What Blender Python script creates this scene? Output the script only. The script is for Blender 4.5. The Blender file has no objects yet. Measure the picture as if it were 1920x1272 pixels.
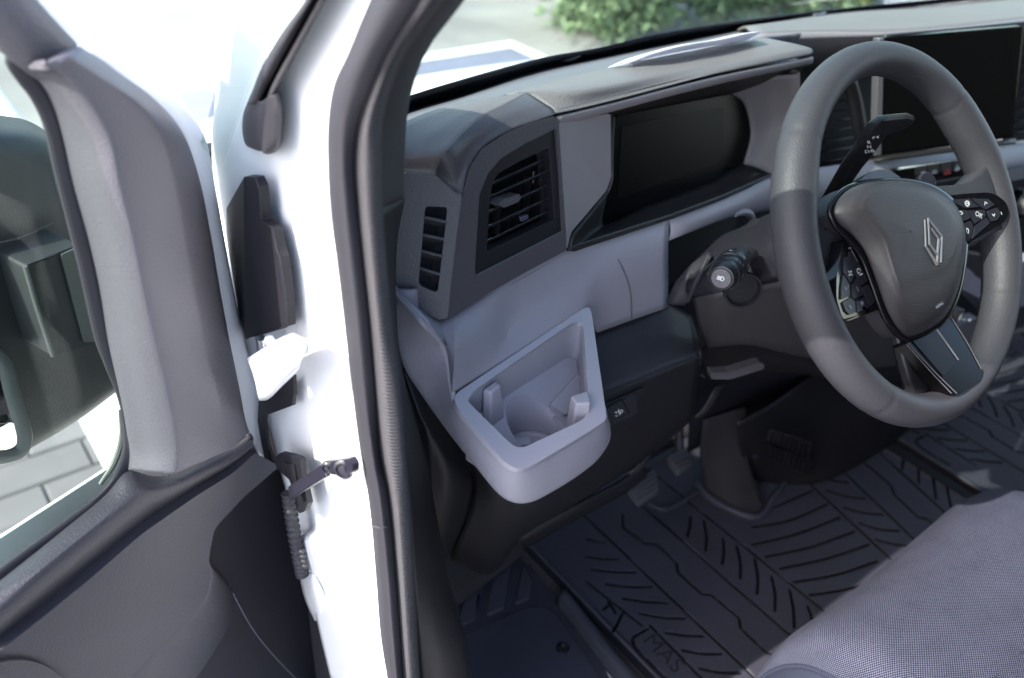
import bpy, bmesh, math, random
import numpy as np
from mathutils import Vector, Matrix
from mathutils.geometry import tessellate_polygon
random.seed(4); rng = np.random.default_rng(4)
S = bpy.context.scene; COL = S.collection
R = math.radians

# ------------------------------------------------------------------ camera, sky, sun, exposure
CAM = np.array([-.793, -.3336, 1.670]); FPX = 1573.
MC = np.array([[0.7897185, -0.60960484, 0.06875052], [-0.30745023, -0.49026562, -0.8155452], [0.53086632, 0.62291376, -0.57459498]])
cd = bpy.data.cameras.new('camera'); cam = bpy.data.objects.new('camera', cd); COL.objects.link(cam)
cd.sensor_width = 36; cd.lens = FPX / 1920 * 36; cd.clip_start = .02; cd.clip_end = 3000
cd.dof.use_dof = True; cd.dof.focus_distance = .84; cd.dof.aperture_fstop = 3.8
mw = Matrix.Identity(4)
for i in range(3):
    mw[i][0] = MC[0][i]; mw[i][1] = -MC[1][i]; mw[i][2] = -MC[2][i]; mw[i][3] = CAM[i]
cam.matrix_world = mw; S.camera = cam

SUN_EL, SUN_AZ = 41, -83          # azimuth from +Y (ahead of the van) towards +X
w = bpy.data.worlds.new('World'); S.world = w; w.use_nodes = True
nt = w.node_tree; bg = nt.nodes['Background']
sky = nt.nodes.new('ShaderNodeTexSky'); sky.sky_type = 'NISHITA'; sky.sun_disc = False
sky.sun_elevation = R(SUN_EL); sky.sun_rotation = R(SUN_AZ); sky.dust_density = 2.0
nt.links.new(sky.outputs[0], bg.inputs[0]); bg.inputs[1].default_value = .14
sd = bpy.data.lights.new('sun', 'SUN'); sd.energy = 2.2; sd.angle = R(.5); sd.color = (1, .96, .91)
so = bpy.data.objects.new('sun', sd); COL.objects.link(so)
sdir = Vector((math.sin(R(SUN_AZ)) * math.cos(R(SUN_EL)), math.cos(R(SUN_AZ)) * math.cos(R(SUN_EL)), math.sin(R(SUN_EL))))
so.rotation_euler = sdir.to_track_quat('Z', 'Y').to_euler(); so.location = sdir * 8
S.view_settings.view_transform = 'Standard'; S.view_settings.look = 'None'
S.view_settings.exposure = 2.65; S.view_settings.gamma = 1; S.view_settings.use_curve_mapping = False

# ------------------------------------------------------------------ measuring: a sight line cut by a real plane
def ray(px, py): return MC.T @ np.array([(px - 960) / FPX, (py - 636) / FPX, 1.])
def ax(px, py, i, v):
    r = ray(px, py); return CAM + r * ((v - CAM[i]) / r[i])
def X(px, py, v): return ax(px, py, 0, v)
def Y(px, py, v): return ax(px, py, 1, v)
def Z(px, py, v): return ax(px, py, 2, v)
def PL(px, py, P, n):
    r = ray(px, py); return CAM + r * (np.dot(np.array(P) - CAM, n) / np.dot(r, n))
def plane3(a, b, c):
    n = np.cross(b - a, c - a); return a, n / np.linalg.norm(n)
def unit(v): return v / (np.linalg.norm(v) + 1e-12)

# ------------------------------------------------------------------ objects
MWS = {}
def reg(o, m): MWS[o.name] = m
def thing(name, label, cat, loc=(0, 0, 0), rot=None, group=None):
    o = bpy.data.objects.new(name, None); COL.objects.link(o); o.empty_display_size = .05
    m = Matrix.Translation(Vector(loc))
    if rot is not None: m = m @ rot.to_4x4()
    o.matrix_world = m; reg(o, m); tag(o, label, cat, group); return o
def tag(o, label=None, cat=None, group=None, kind=None):
    if label: o['label'] = label
    if cat: o['category'] = cat
    if group: o['group'] = group
    if kind: o['kind'] = kind
    return o
def mk(name, V, F, mat, parent=None, smooth=True, uv=None, bev=0, bseg=2, th=0, auto=35, label=None, kind=None):
    V = np.array(V, float); c = (V.min(0) + V.max(0)) / 2
    me = bpy.data.meshes.new(name)
    pm = MWS[parent.name] if parent else Matrix.Identity(4)
    inv = pm.inverted(); lc = inv @ Vector(c); r3 = np.array(inv.to_3x3())
    L = (V - c) @ r3.T
    me.from_pydata(L.tolist(), [], [list(map(int, f)) for f in F])
    if uv is not None:
        ul = me.uv_layers.new(name='UVMap'); vi = np.empty(len(me.loops), int); me.loops.foreach_get('vertex_index', vi)
        ul.data.foreach_set('uv', np.array(uv, float)[vi].ravel())
    me.validate(); me.update()
    me.materials.append(mat)
    if smooth:
        me.polygons.foreach_set('use_smooth', [True] * len(me.polygons))
        try: me.set_sharp_from_angle(angle=R(auto))
        except Exception: pass
    o = bpy.data.objects.new(name, me); COL.objects.link(o)
    if parent: o.parent = parent
    o.location = lc; reg(o, pm @ Matrix.Translation(lc))
    if th:
        m = o.modifiers.new('s', 'SOLIDIFY'); m.thickness = th; m.offset = -1; m.use_even_offset = False
    if bev:
        m = o.modifiers.new('b', 'BEVEL'); m.width = bev; m.segments = bseg; m.limit_method = 'ANGLE'; m.angle_limit = R(38); m.harden_normals = False
    if label: o['label'] = label
    if kind: o['kind'] = kind
    return o

# ------------------------------------------------------------------ curves and surfaces
def cr(P, n, closed=False):
    P = [np.array(p, float) for p in P]; N = len(P)
    if N < 3 and not closed:
        return [P[0] + (P[1] - P[0]) * t for t in np.linspace(0, 1, n + 1)]
    out = []
    for i in range(N if closed else N - 1):
        p1 = P[i]; p2 = P[(i + 1) % N]
        p0 = P[i - 1] if (i or closed) else 2 * p1 - p2
        p3 = P[(i + 2) % N] if (i + 2 < N or closed) else 2 * p2 - p1
        d0 = max(np.linalg.norm(p1 - p0), 1e-9) ** .5; d1 = max(np.linalg.norm(p2 - p1), 1e-9) ** .5; d2 = max(np.linalg.norm(p3 - p2), 1e-9) ** .5
        m1 = (p2 - p1) / d1 - (p2 - p0) / (d0 + d1) + (p1 - p0) / d0
        m2 = (p3 - p2) / d2 - (p3 - p1) / (d1 + d2) + (p2 - p1) / d1
        m1 *= d1; m2 *= d1
        for t in np.linspace(0, 1, n, endpoint=False):
            t2, t3 = t * t, t ** 3
            out.append((2 * t3 - 3 * t2 + 1) * p1 + (t3 - 2 * t2 + t) * m1 + (-2 * t3 + 3 * t2) * p2 + (t3 - t2) * m2)
    if not closed: out.append(P[-1])
    return out
def lin(P, n):
    P = [np.array(p, float) for p in P]; out = []
    for i in range(len(P) - 1):
        out += [P[i] + (P[i + 1] - P[i]) * t for t in np.linspace(0, 1, n, endpoint=False)]
    return out + [P[-1]]
def fillet(P, r, closed=False, k=5):
    P = [np.array(p, float) for p in P]; N = len(P); out = []
    for i in range(N):
        if not closed and i in (0, N - 1): out.append(P[i]); continue
        a, b, c = P[i - 1], P[i], P[(i + 1) % N]
        rr = r[i] if isinstance(r, (list, tuple)) else r
        ta = min(rr, .45 * np.linalg.norm(a - b)); tc = min(rr, .45 * np.linalg.norm(c - b))
        A = b + unit(a - b) * ta; C = b + unit(c - b) * tc
        for t in np.linspace(0, 1, k): out.append((1 - t) ** 2 * A + 2 * t * (1 - t) * b + t * t * C)
    return out
def samp(P, mode, n):
    if mode == 's': return cr(P, n)
    if mode == 'l': return lin(P, n)
    return fillet(P, mode)
def G(name, rows, mat, parent=None, u='s', v='s', nu=6, nv=6, th=.003, face=None, **k):
    """surface through rows of points; u runs along each row, v across the rows; r = number is a filleted polyline"""
    rr = [samp(r, u, nu) for r in rows]
    cols = [samp([r[j] for r in rr], v, nv) for j in range(len(rr[0]))]
    A = np.array(cols).transpose(1, 0, 2); m, n = A.shape[:2]
    Vv = A.reshape(-1, 3)
    du = np.zeros((m, n)); du[:, 1:] = np.linalg.norm(A[:, 1:] - A[:, :-1], axis=2); uu = du.cumsum(1)
    dv = np.zeros((m, n)); dv[1:] = np.linalg.norm(A[1:] - A[:-1], axis=2); vv = dv.cumsum(0)
    F = [(i * n + j, i * n + j + 1, (i + 1) * n + j + 1, (i + 1) * n + j) for i in range(m - 1) for j in range(n - 1)]
    nn = np.cross(A[1:, 1:] - A[:-1, :-1], A[:-1, 1:] - A[1:, :-1]).reshape(-1, 3)
    cc = A[:-1, :-1].reshape(-1, 3)
    tgt = (np.array(face) if face is not None else CAM)
    # nn for quad (i,j),(i,j+1),(i+1,j+1),(i+1,j) points along -cross of diagonals
    s = -np.sum(nn * (tgt - cc)) if True else 0
    nq = np.cross(A[1:, 1:] - A[:-1, :-1], A[1:, :-1] - A[:-1, 1:]).reshape(-1, 3)
    if np.sum(nq * (tgt - cc)) < 0: F = [f[::-1] for f in F]
    return mk(name, Vv, F, mat, parent, uv=np.stack([uu.ravel(), vv.ravel()], 1), th=th, **k)
def newell(P):
    n = np.zeros(3)
    for a, b in zip(P, P[1:] + P[:1]): n += np.cross(a, b)
    return unit(n)
def slab(name, out, th, mat, parent=None, r=0, holes=(), hr=0, bev=.0012, n=None, face=None, out2=None, **k):
    """plate with its front on the outline, thickness away from the viewer"""
    P = fillet(out, r, True) if r else [np.array(p, float) for p in out]
    H = [(fillet(h, hr, True) if hr else [np.array(p, float) for p in h]) for h in holes]
    nn = newell(P) if n is None else unit(np.array(n, float))
    c = np.mean(P, 0); tgt = CAM if face is None else np.array(face)
    if nn @ (tgt - c) < 0: nn = -nn
    if newell(P) @ nn < 0: P = P[::-1]
    H = [h[::-1] if newell(h) @ nn > 0 else h for h in H]
    loops = [P] + H; V = [p for l in loops for p in l]; N = len(V)
    # tessellate in the plane
    a = unit(np.cross(nn, [0.31, .5, .81])); b = np.cross(nn, a)
    T = tessellate_polygon([[Vector((p @ a, p @ b, 0)) for p in l] for l in loops])
    F = []
    for t in T:
        q = np.cross(V[t[1]] - V[t[0]], V[t[2]] - V[t[0]])
        if np.linalg.norm(q) < 1e-14: continue
        F.append(t if q @ nn > 0 else t[::-1])
    F2 = [tuple(i + N for i in f[::-1]) for f in F]
    V2 = [p - nn * th for p in V]; S_ = []; o = 0
    for l in loops:
        m = len(l)
        for i in range(m): j = (i + 1) % m; S_.append((o + j, o + i, o + i + N, o + j + N))
        o += m
    uv = [(p @ a, p @ b) for p in V + V2]
    return mk(name, V + V2, F + F2 + S_, mat, parent, bev=bev, uv=uv, **k)
def frames(P):
    P = [np.array(p, float) for p in P]; out = []; up = None
    for i in range(len(P)):
        t = unit(P[min(i + 1, len(P) - 1)] - P[max(i - 1, 0)])
        if up is None: up = unit(np.cross(t, [.3, .2, .93] if abs(t[2]) < .9 else [1, 0, 0]))
        up = unit(up - t * (up @ t)); out.append((t, up, np.cross(t, up)))
    return out
def tube(name, pts, r, mat, parent=None, ns=14, n=6, closed=False, smoothp=True, cap=True, sq=1.0, **k):
    P = cr(pts, n, closed) if smoothp else [np.array(p, float) for p in pts]
    m = len(P); rr = np.interp(np.linspace(0, 1, m), np.linspace(0, 1, len(r)), r) if hasattr(r, '__len__') else np.full(m, r)
    if closed:
        P = P + [P[0]]; fr = frames(P)[:-1]; P = P[:-1]
    else: fr = frames(P)
    V = []; uv = []
    L = 0
    for i, (p, (t, a, b)) in enumerate(zip(P, fr)):
        if i: L += np.linalg.norm(P[i] - P[i - 1])
        for j in range(ns):
            th = 2 * math.pi * j / ns; V.append(p + rr[i] * (math.cos(th) * a + sq * math.sin(th) * b)); uv.append((L, rr[i] * th))
    F = []
    for i in range(m if closed else m - 1):
        for j in range(ns):
            i2 = (i + 1) % m; j2 = (j + 1) % ns
            F.append((i * ns + j, i * ns + j2, i2 * ns + j2, i2 * ns + j))
    if cap and not closed: F += [tuple(range(ns))[::-1], tuple((m - 1) * ns + j for j in range(ns))]
    return mk(name, V, F, mat, parent, uv=uv, **k)
def lathe(name, c, axis, prof, mat, parent=None, ns=40, **k):
    """prof: (radius, height along axis)"""
    axis = unit(np.array(axis, float)); a = unit(np.cross(axis, [.3, .4, .86])); b = np.cross(axis, a)
    V = []; F = []
    for r_, h in prof:
        for j in range(ns):
            t = 2 * math.pi * j / ns; V.append(np.array(c) + axis * h + r_ * (math.cos(t) * a + math.sin(t) * b))
    for i in range(len(prof) - 1):
        for j in range(ns):
            j2 = (j + 1) % ns; F.append((i * ns + j, i * ns + j2, (i + 1) * ns + j2, (i + 1) * ns + j))
    F += [tuple(range(ns))[::-1], tuple((len(prof) - 1) * ns + j for j in range(ns))]
    return mk(name, V, F, mat, parent, **k)
def box(name, c, a, b, d, mat, parent=None, bev=.002, **k):
    """box from centre and three half-vectors"""
    c, a, b, d = [np.array(q, float) for q in (c, a, b, d)]
    V = [c + i * a + j * b + l * d for i in (-1, 1) for j in (-1, 1) for l in (-1, 1)]
    F = [(0, 1, 3, 2), (4, 6, 7, 5), (0, 4, 5, 1), (2, 3, 7, 6), (0, 2, 6, 4), (1, 5, 7, 3)]
    if np.cross(a, b) @ d < 0: F = [f[::-1] for f in F]
    return mk(name, V, F, mat, parent, bev=bev, **k)
def lettering(name, s, o, dx, dy, size, mat, parent=None, depth=.0004):
    cu = bpy.data.curves.new('t', 'FONT'); cu.body = s; cu.size = 1; cu.align_x = 'CENTER'; cu.align_y = 'CENTER'; cu.resolution_u = 3
    t = bpy.data.objects.new('t', cu); me = bpy.data.meshes.new_from_object(t)
    V = np.array([v.co[:] for v in me.vertices]); F = [tuple(p.vertices) for p in me.polygons]
    bpy.data.objects.remove(t); bpy.data.meshes.remove(me)
    dx = unit(np.array(dx, float)); dy = np.array(dy, float); dy = unit(dy - dx * (dx @ dy)); n = np.cross(dx, dy)
    W_ = np.array(o) + size * (V[:, :1] * dx + V[:, 1:2] * dy) + n * depth
    return mk(name, W_, F, mat, parent, smooth=False)
def stroke(name, lines, wd, mat, parent, n, k=1):
    """thin printed lines of width wd on a surface with normal n"""
    V = []; F = []
    for L in lines:
        L = [np.array(p, float) for p in L]
        for a, b in zip(L, L[1:]):
            t = unit(b - a); s = unit(np.cross(n, t)) * wd / 2; e = t * wd * .4
            o = len(V); V += [a - s - e, b - s + e, b + s + e, a + s - e]; F.append((o, o + 1, o + 2, o + 3))
    return mk(name, V, F, mat, parent, smooth=False)

# ------------------------------------------------------------------ materials
def base_mat(name):
    m = bpy.data.materials.new(name); m.use_nodes = True; t = m.node_tree
    return m, t, t.nodes['Principled BSDF']
def nd(t, kind, **k):
    n = t.nodes.new(kind)
    for a, b in k.items():
        if a in n.inputs: n.inputs[a].default_value = b
        else: setattr(n, a, b)
    return n
def plastic(name, col, rough=.5, grain=0, gs=520, spec=.35, coat=0, var=.12, metal=0, dust=0.):
    if max(col) < .4: col = (col[0] * 1.01, col[1] * .965, col[2] * 1.045)
    m, t, b = base_mat(name)
    b.inputs['Roughness'].default_value = rough; b.inputs['Metallic'].default_value = metal
    b.inputs['Specular IOR Level'].default_value = spec; b.inputs['Coat Weight'].default_value = coat; b.inputs['Coat Roughness'].default_value = .08
    tc = nd(t, 'ShaderNodeTexCoord')
    n1 = nd(t, 'ShaderNodeTexNoise', Scale=9.0, Detail=4.0); t.links.new(tc.outputs['Object'], n1.inputs['Vector'])
    mx = nd(t, 'ShaderNodeMix', data_type='RGBA'); c2 = [c * (1 - var) for c in col]; c1 = [min(1, c * (1 + var)) for c in col]
    mx.inputs[6].default_value = (*c2, 1); mx.inputs[7].default_value = (*c1, 1)
    t.links.new(n1.outputs[0], mx.inputs[0])
    last = mx.outputs[2]
    if dust:
        n3 = nd(t, 'ShaderNodeTexNoise', Scale=420.0, Detail=2.0); t.links.new(tc.outputs['Object'], n3.inputs['Vector'])
        rp = nd(t, 'ShaderNodeValToRGB'); rp.color_ramp.elements[0].position = .68; rp.color_ramp.elements[1].position = .78
        n4 = nd(t, 'ShaderNodeTexNoise', Scale=6.0, Detail=3.0); t.links.new(tc.outputs['Object'], n4.inputs['Vector'])
        mu = nd(t, 'ShaderNodeMath', operation='MULTIPLY'); t.links.new(n3.outputs[0], rp.inputs[0]); t.links.new(rp.outputs[0], mu.inputs[0]); t.links.new(n4.outputs[0], mu.inputs[1])
        m2_ = nd(t, 'ShaderNodeMath', operation='MULTIPLY'); t.links.new(mu.outputs[0], m2_.inputs[0]); m2_.inputs[1].default_value = dust
        mx2 = nd(t, 'ShaderNodeMix', data_type='RGBA'); mx2.inputs[7].default_value = (.3, .28, .26, 1)
        t.links.new(m2_.outputs[0], mx2.inputs[0]); t.links.new(last, mx2.inputs[6]); last = mx2.outputs[2]
    t.links.new(last, b.inputs['Base Color'])
    if grain:
        v = nd(t, 'ShaderNodeTexVoronoi', Scale=gs); v.feature = 'SMOOTH_F1'; v.inputs['Smoothness'].default_value = .6
        n2 = nd(t, 'ShaderNodeTexNoise', Scale=gs * .9, Detail=2.0)
        t.links.new(tc.outputs['Object'], v.inputs['Vector']); t.links.new(tc.outputs['Object'], n2.inputs['Vector'])
        ad = nd(t, 'ShaderNodeMath', operation='MULTIPLY_ADD'); ad.inputs[1].default_value = .25; t.links.new(n2.outputs[0], ad.inputs[0]); t.links.new(v.outputs['Distance'], ad.inputs[2])
        bp = nd(t, 'ShaderNodeBump', Strength=grain, Distance=.0007); t.links.new(ad.outputs[0], bp.inputs['Height']); t.links.new(bp.outputs[0], b.inputs['Normal'])
    return m
M = {}
M['trim'] = plastic('door trim plastic', (.072, .0715, .077), .47, .45, 520)
M['card'] = plastic('lower door plastic', (.027, .0268, .032), .48, .45, 520)
M['pocket'] = plastic('smooth black door plastic', (.010, .0098, .013), .55, .2, 600, spec=.22)
M['pod'] = plastic('dashboard grained plastic', (.050, .048, .050), .47, .45, 520)
M['pad'] = plastic('dashboard pad', (.115, .110, .103), .5, .5, 480, spec=.25)
M['deck'] = plastic('dashboard deck', (.09, .09, .095), .5, .15, 600)
M['band'] = plastic('grey lower dashboard plastic', (.215, .213, .228), .46, .32, 560)
M['bin'] = plastic('smooth grey bin plastic', (.27, .268, .285), .4, .08, 700)
M['cluster'] = plastic('instrument surround grey', (.17, .16, .157), .55, .2, 900)
M['cframe'] = plastic('dark instrument frame', (.022, .020, .019), .5, .2, 700)
M['dark'] = plastic('dark lower plastic', (.012, .0115, .012), .5, .25, 600, spec=.22)
M['knee'] = plastic('dark knee panel', (.018, .0185, .023), .5, .5, 520, spec=.22)
M['vblack'] = plastic('satin black vent', (.012, .0118, .0135), .35, 0)
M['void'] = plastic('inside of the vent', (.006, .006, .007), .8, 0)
M['gloss'] = plastic('gloss black', (.004, .004, .005), .1, 0, spec=.3)
M['screen'] = plastic('switched off screen glass', (.003, .003, .003), .28, 0, spec=.12)
M['rim'] = plastic('steering wheel leather', (.029, .0292, .0325), .52, .38, 760, spec=.28)
M['hub'] = plastic('airbag cover', (.030, .029, .029), .5, .25, 900)
M['button'] = plastic('steering wheel button', (.012, .012, .016), .4, .1, 900)
M['rubber'] = plastic('black rubber', (.020, .0195, .023), .6, .12, 700)
M['pillar'] = plastic('pillar trim fabric plastic', (.024, .023, .024), .6, .3, 700)
M['mat'] = plastic('rubber floor mat', (.030, .031, .039), .55, .15, 800, var=.3, dust=.9, spec=.22)
M['treadpad'] = plastic('worn pedal rubber', (.055, .054, .057), .6, .1, 700)
M['groove'] = plastic('shade-dark groove rubber', (.006, .006, .008), .7, 0, spec=.1)  # shade of the mat grooves put into the colour
M['carpet'] = plastic('footwell carpet', (.018, .0165, .018), .9, .8, 500)
M['step'] = plastic('step cover plastic', (.034, .035, .046), .5, .2, 700, var=.2, dust=.25)
M['paint'] = plastic('white paint', (.76, .76, .785), .3, 0, coat=.6, var=.01)
M['steel'] = plastic('black coated steel', (.012, .012, .018), .3, 0, spec=.6)
M['metal'] = plastic('bare metal', (.6, .6, .62), .28, 0, metal=1)
M['silver'] = plastic('silver plastic trim', (.11, .11, .115), .35, 0, metal=.4)
M['white'] = plastic('white print', (.48, .48, .50), .6, 0, var=.01)
M['dim'] = plastic('grey print', (.22, .22, .25), .6, 0, var=.01)
M['red'] = plastic('red print', (.35, .02, .015), .6, 0, var=.01)
M['lens'] = plastic('instrument lens', (.003, .003, .003), .22, 0, spec=.12)
M['paper'] = plastic('paper', (.75, .75, .8), .7, 0, var=.02)
_t = M['paper'].node_tree; _tr = _t.nodes.new('ShaderNodeBsdfTranslucent'); _tr.inputs[0].default_value = (.8, .8, .86, 1); _ms = _t.nodes.new('ShaderNodeMixShader'); _ms.inputs[0].default_value = .5
_o = [n for n in _t.nodes if n.type == 'OUTPUT_MATERIAL'][0]; _t.links.new(_t.nodes['Principled BSDF'].outputs[0], _ms.inputs[1]); _t.links.new(_tr.outputs[0], _ms.inputs[2]); _t.links.new(_ms.outputs[0], _o.inputs[0])
M['mirrorcase'] = plastic('mirror housing plastic', (.022, .026, .027), .5, .25, 500)
M['mirroredge'] = plastic('mirror edge grey', (.075, .085, .08), .45, .1, 500)
M['mirror'] = plastic('mirror silvering', (.9, .9, .92), .02, 0, metal=1, var=0)
def glass_mat(name, tint, refl=.08):
    m = bpy.data.materials.new(name); m.use_nodes = True; t = m.node_tree; t.nodes.clear()
    o = nd(t, 'ShaderNodeOutputMaterial'); a = nd(t, 'ShaderNodeBsdfTransparent'); g = nd(t, 'ShaderNodeBsdfGlossy')
    a.inputs[0].default_value = (*tint, 1); g.inputs['Roughness'].default_value = .01
    lw = nd(t, 'ShaderNodeLayerWeight', Blend=.5); pw = nd(t, 'ShaderNodeMath', operation='POWER'); pw.inputs[1].default_value = 5; t.links.new(lw.outputs['Facing'], pw.inputs[0])
    f = nd(t, 'ShaderNodeMath', operation='MULTIPLY_ADD'); f.inputs[1].default_value = .3; f.inputs[2].default_value = refl * .08; t.links.new(pw.outputs[0], f.inputs[0]); mx = nd(t, 'ShaderNodeMixShader')
    t.links.new(f.outputs[0], mx.inputs[0]); t.links.new(a.outputs[0], mx.inputs[1]); t.links.new(g.outputs[0], mx.inputs[2]); t.links.new(mx.outputs[0], o.inputs[0])
    return m
M['glass'] = glass_mat('window glass', (.80, .85, .81))
def ribbed(name, col, period):
    m = plastic(name, col, .6, 0); t = m.node_tree; b = t.nodes['Principled BSDF']
    uvn = nd(t, 'ShaderNodeUVMap'); sx = nd(t, 'ShaderNodeSeparateXYZ'); t.links.new(uvn.outputs[0], sx.inputs[0])
    mu = nd(t, 'ShaderNodeMath', operation='MULTIPLY'); mu.inputs[1].default_value = 2 * math.pi / period; t.links.new(sx.outputs[0], mu.inputs[0])
    sn = nd(t, 'ShaderNodeMath', operation='SINE'); t.links.new(mu.outputs[0], sn.inputs[0])
    bp = nd(t, 'ShaderNodeBump', Strength=.9, Distance=.0007); t.links.new(sn.outputs[0], bp.inputs['Height']); t.links.new(bp.outputs[0], b.inputs['Normal'])
    return m
M['ribs'] = ribbed('ribbed seal rubber', (.040, .039, .041), .0031)
M['hubtex'] = ribbed('micro textured airbag cover', (.055, .053, .055), .0026)
def weave(name, lo, hi, pu=.0036, pv=.0026):
    m, t, b = base_mat(name); b.inputs['Roughness'].default_value = .9; b.inputs['Specular IOR Level'].default_value = .2
    uvn = nd(t, 'ShaderNodeUVMap'); sx = nd(t, 'ShaderNodeSeparateXYZ'); t.links.new(uvn.outputs[0], sx.inputs[0])
    def M2(op, a, b_):
        n = nd(t, 'ShaderNodeMath', operation=op)
        for i, q in enumerate((a, b_)):
            if isinstance(q, (int, float)): n.inputs[i].default_value = q
            elif q is not None: t.links.new(q, n.inputs[i])
        return n.outputs[0]
    u = M2('MULTIPLY', sx.outputs[0], 2 * math.pi / pu); v = M2('MULTIPLY', sx.outputs[1], 2 * math.pi / pv)
    a = M2('SINE', M2('ADD', u, v), None); c = M2('SINE', M2('SUBTRACT', u, v), None)
    h = M2('MULTIPLY', M2('ADD', a, c), .25); h = M2('MINIMUM', M2('MAXIMUM', M2('ADD', M2('MULTIPLY', h, 1.7), .45), 0.), 1.)
    n1 = nd(t, 'ShaderNodeTexNoise', Scale=330.0, Detail=3.0); t.links.new(uvn.outputs[0], n1.inputs['Vector'])
    n2 = nd(t, 'ShaderNodeTexNoise', Scale=30.0, Detail=3.0); t.links.new(uvn.outputs[0], n2.inputs['Vector'])
    h2 = M2('MULTIPLY', h, M2('ADD', n1.outputs[0], .45)); h3 = M2('MULTIPLY', h2, M2('ADD', n2.outputs[0], .6))
    mx = nd(t, 'ShaderNodeMix', data_type='RGBA'); mx.inputs[6].default_value = (*lo, 1); mx.inputs[7].default_value = (*hi, 1); mx.clamp_factor = True
    t.links.new(h3, mx.inputs[0]); t.links.new(mx.outputs[2], b.inputs['Base Color'])
    bp = nd(t, 'ShaderNodeBump', Strength=.7, Distance=.0005); t.links.new(h, bp.inputs['Height']); t.links.new(bp.outputs[0], b.inputs['Normal'])
    return m
M['fabric'] = weave('woven grey seat cloth', (.003, .004, .011), (.066, .068, .098))
M['bolster'] = weave('dark seat side cloth', (.008, .010, .02), (.03, .034, .055), .0022, .0022)
# ------------------------------------------------------------------ ground outside
def flat(name, pts, mat, z, kind='structure', parent=None):
    return mk(name, [(x, y, z) for x, y in pts], [tuple(range(len(pts)))], mat, parent, smooth=False, kind=kind)
def ground_mat():
    m, t, b = base_mat('pale gravelly ground'); b.inputs['Roughness'].default_value = .9
    tc = nd(t, 'ShaderNodeTexCoord'); n = nd(t, 'ShaderNodeTexNoise', Scale=1.1, Detail=6.0); n2 = nd(t, 'ShaderNodeTexNoise', Scale=60.0, Detail=3.0)
    rp = nd(t, 'ShaderNodeValToRGB'); e = rp.color_ramp.elements; e[0].position = .35; e[0].color = (.15, .145, .14, 1); e[1].position = .65; e[1].color = (.24, .235, .225, 1)
    ad = nd(t, 'ShaderNodeMath', operation='MULTIPLY_ADD'); ad.inputs[1].default_value = .3
    t.links.new(tc.outputs['Object'], n.inputs['Vector']); t.links.new(tc.outputs['Object'], n2.inputs['Vector'])
    t.links.new(n2.outputs[0], ad.inputs[0]); t.links.new(n.outputs[0], ad.inputs[2]); 
    sb = nd(t, 'ShaderNodeMath', operation='SUBTRACT'); sb.inputs[1].default_value = .15; t.links.new(ad.outputs[0], sb.inputs[0])
    t.links.new(sb.outputs[0], rp.inputs[0]); t.links.new(rp.outputs[0], b.inputs['Base Color']); return m
M['ground'] = ground_mat()
gd = flat('ground', [(-400, -400), (400, -400), (400, 400), (-400, 400)], M['ground'], -.03)
M['joint'] = plastic('sandy joint', (.075, .072, .07), .9, .4, 300)
M['paver'] = plastic('concrete paver', (.125, .122, .116), .85, .5, 260, var=.15)
M['paver2'] = plastic('lighter concrete paver', (.145, .142, .135), .85, .5, 260, var=.15)
pv = flat('paving', [(-2.3, .75), (.75, .75), (.75, 3.0), (-2.3, 3.0)], M['joint'], -.012)
PW, PD = .262, .1215
def paver_mesh(mat):
    a, b, g = PW / 2 - .002, PD / 2 - .002, .005
    V = [(-a, -b, -.04), (a, -b, -.04), (a, b, -.04), (-a, b, -.04), (-a, -b, -.004), (a, -b, -.004), (a, b, -.004), (-a, b, -.004), (-a + g, -b + g, 0), (a - g, -b + g, 0), (a - g, b - g, 0), (-a + g, b - g, 0)]
    F = [(8, 9, 10, 11)] + [(i, (i + 1) % 4, (i + 1) % 4 + 4, i + 4) for i in range(4)] + [(i + 4, (i + 1) % 4 + 4, (i + 1) % 4 + 8, i + 8) for i in range(4)]
    me = bpy.data.meshes.new('paver'); me.from_pydata(V, [], F); me.materials.append(mat); return me
pm_ = [paver_mesh(M['paver']), paver_mesh(M['paver2'])]
pc = Vector(MWS[pv.name].translation)
for j in range(18):
    for i in range(12):
        x = -2.16 + i * PW + (PW / 2 if j % 2 else 0) + .005 ; y = .83 + j * PD
        if x > .7: continue
        if not (-1.75 < x < .5): continue
        o = bpy.data.objects.new('paver', pm_[random.random() < .4]); COL.objects.link(o); o.parent = pv
        o.location = Vector((x, y, random.uniform(-.001, .0025))) - pc; o.rotation_euler = (random.gauss(0, .004), random.gauss(0, .004), random.gauss(0, .006))
# painted parking bay, far left of the bonnet
M['bay'] = plastic('blue bay paint', (.15, .165, .205), .75, .3, 200, var=.2); M['line'] = plastic('white road paint', (.75, .75, .74), .7, .3, 200, var=.08)
q = [Z(*p, 0) for p in ((1036, 107), (959, 73), (700, 150), (700, 250))]
xr = (q[0][0] + q[1][0]) / 2; yt = q[1][1]
flat('parking_bay', [(xr - 2.6, yt - 3.2), (xr, yt - 3.2), (xr, yt), (xr - 2.6, yt)], M['bay'], -.024)
flat('bay_line', [(xr - 1.6, yt - .10), (xr + .01, yt - .10), (xr + .01, yt + .01), (xr - 1.6, yt + .01)], M['line'], -.020)
flat('bay_line', [(xr - .08, yt - 3.2), (xr + .01, yt - 3.2), (xr + .01, yt - .105), (xr - .08, yt - .105)], M['line'], -.020)

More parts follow.
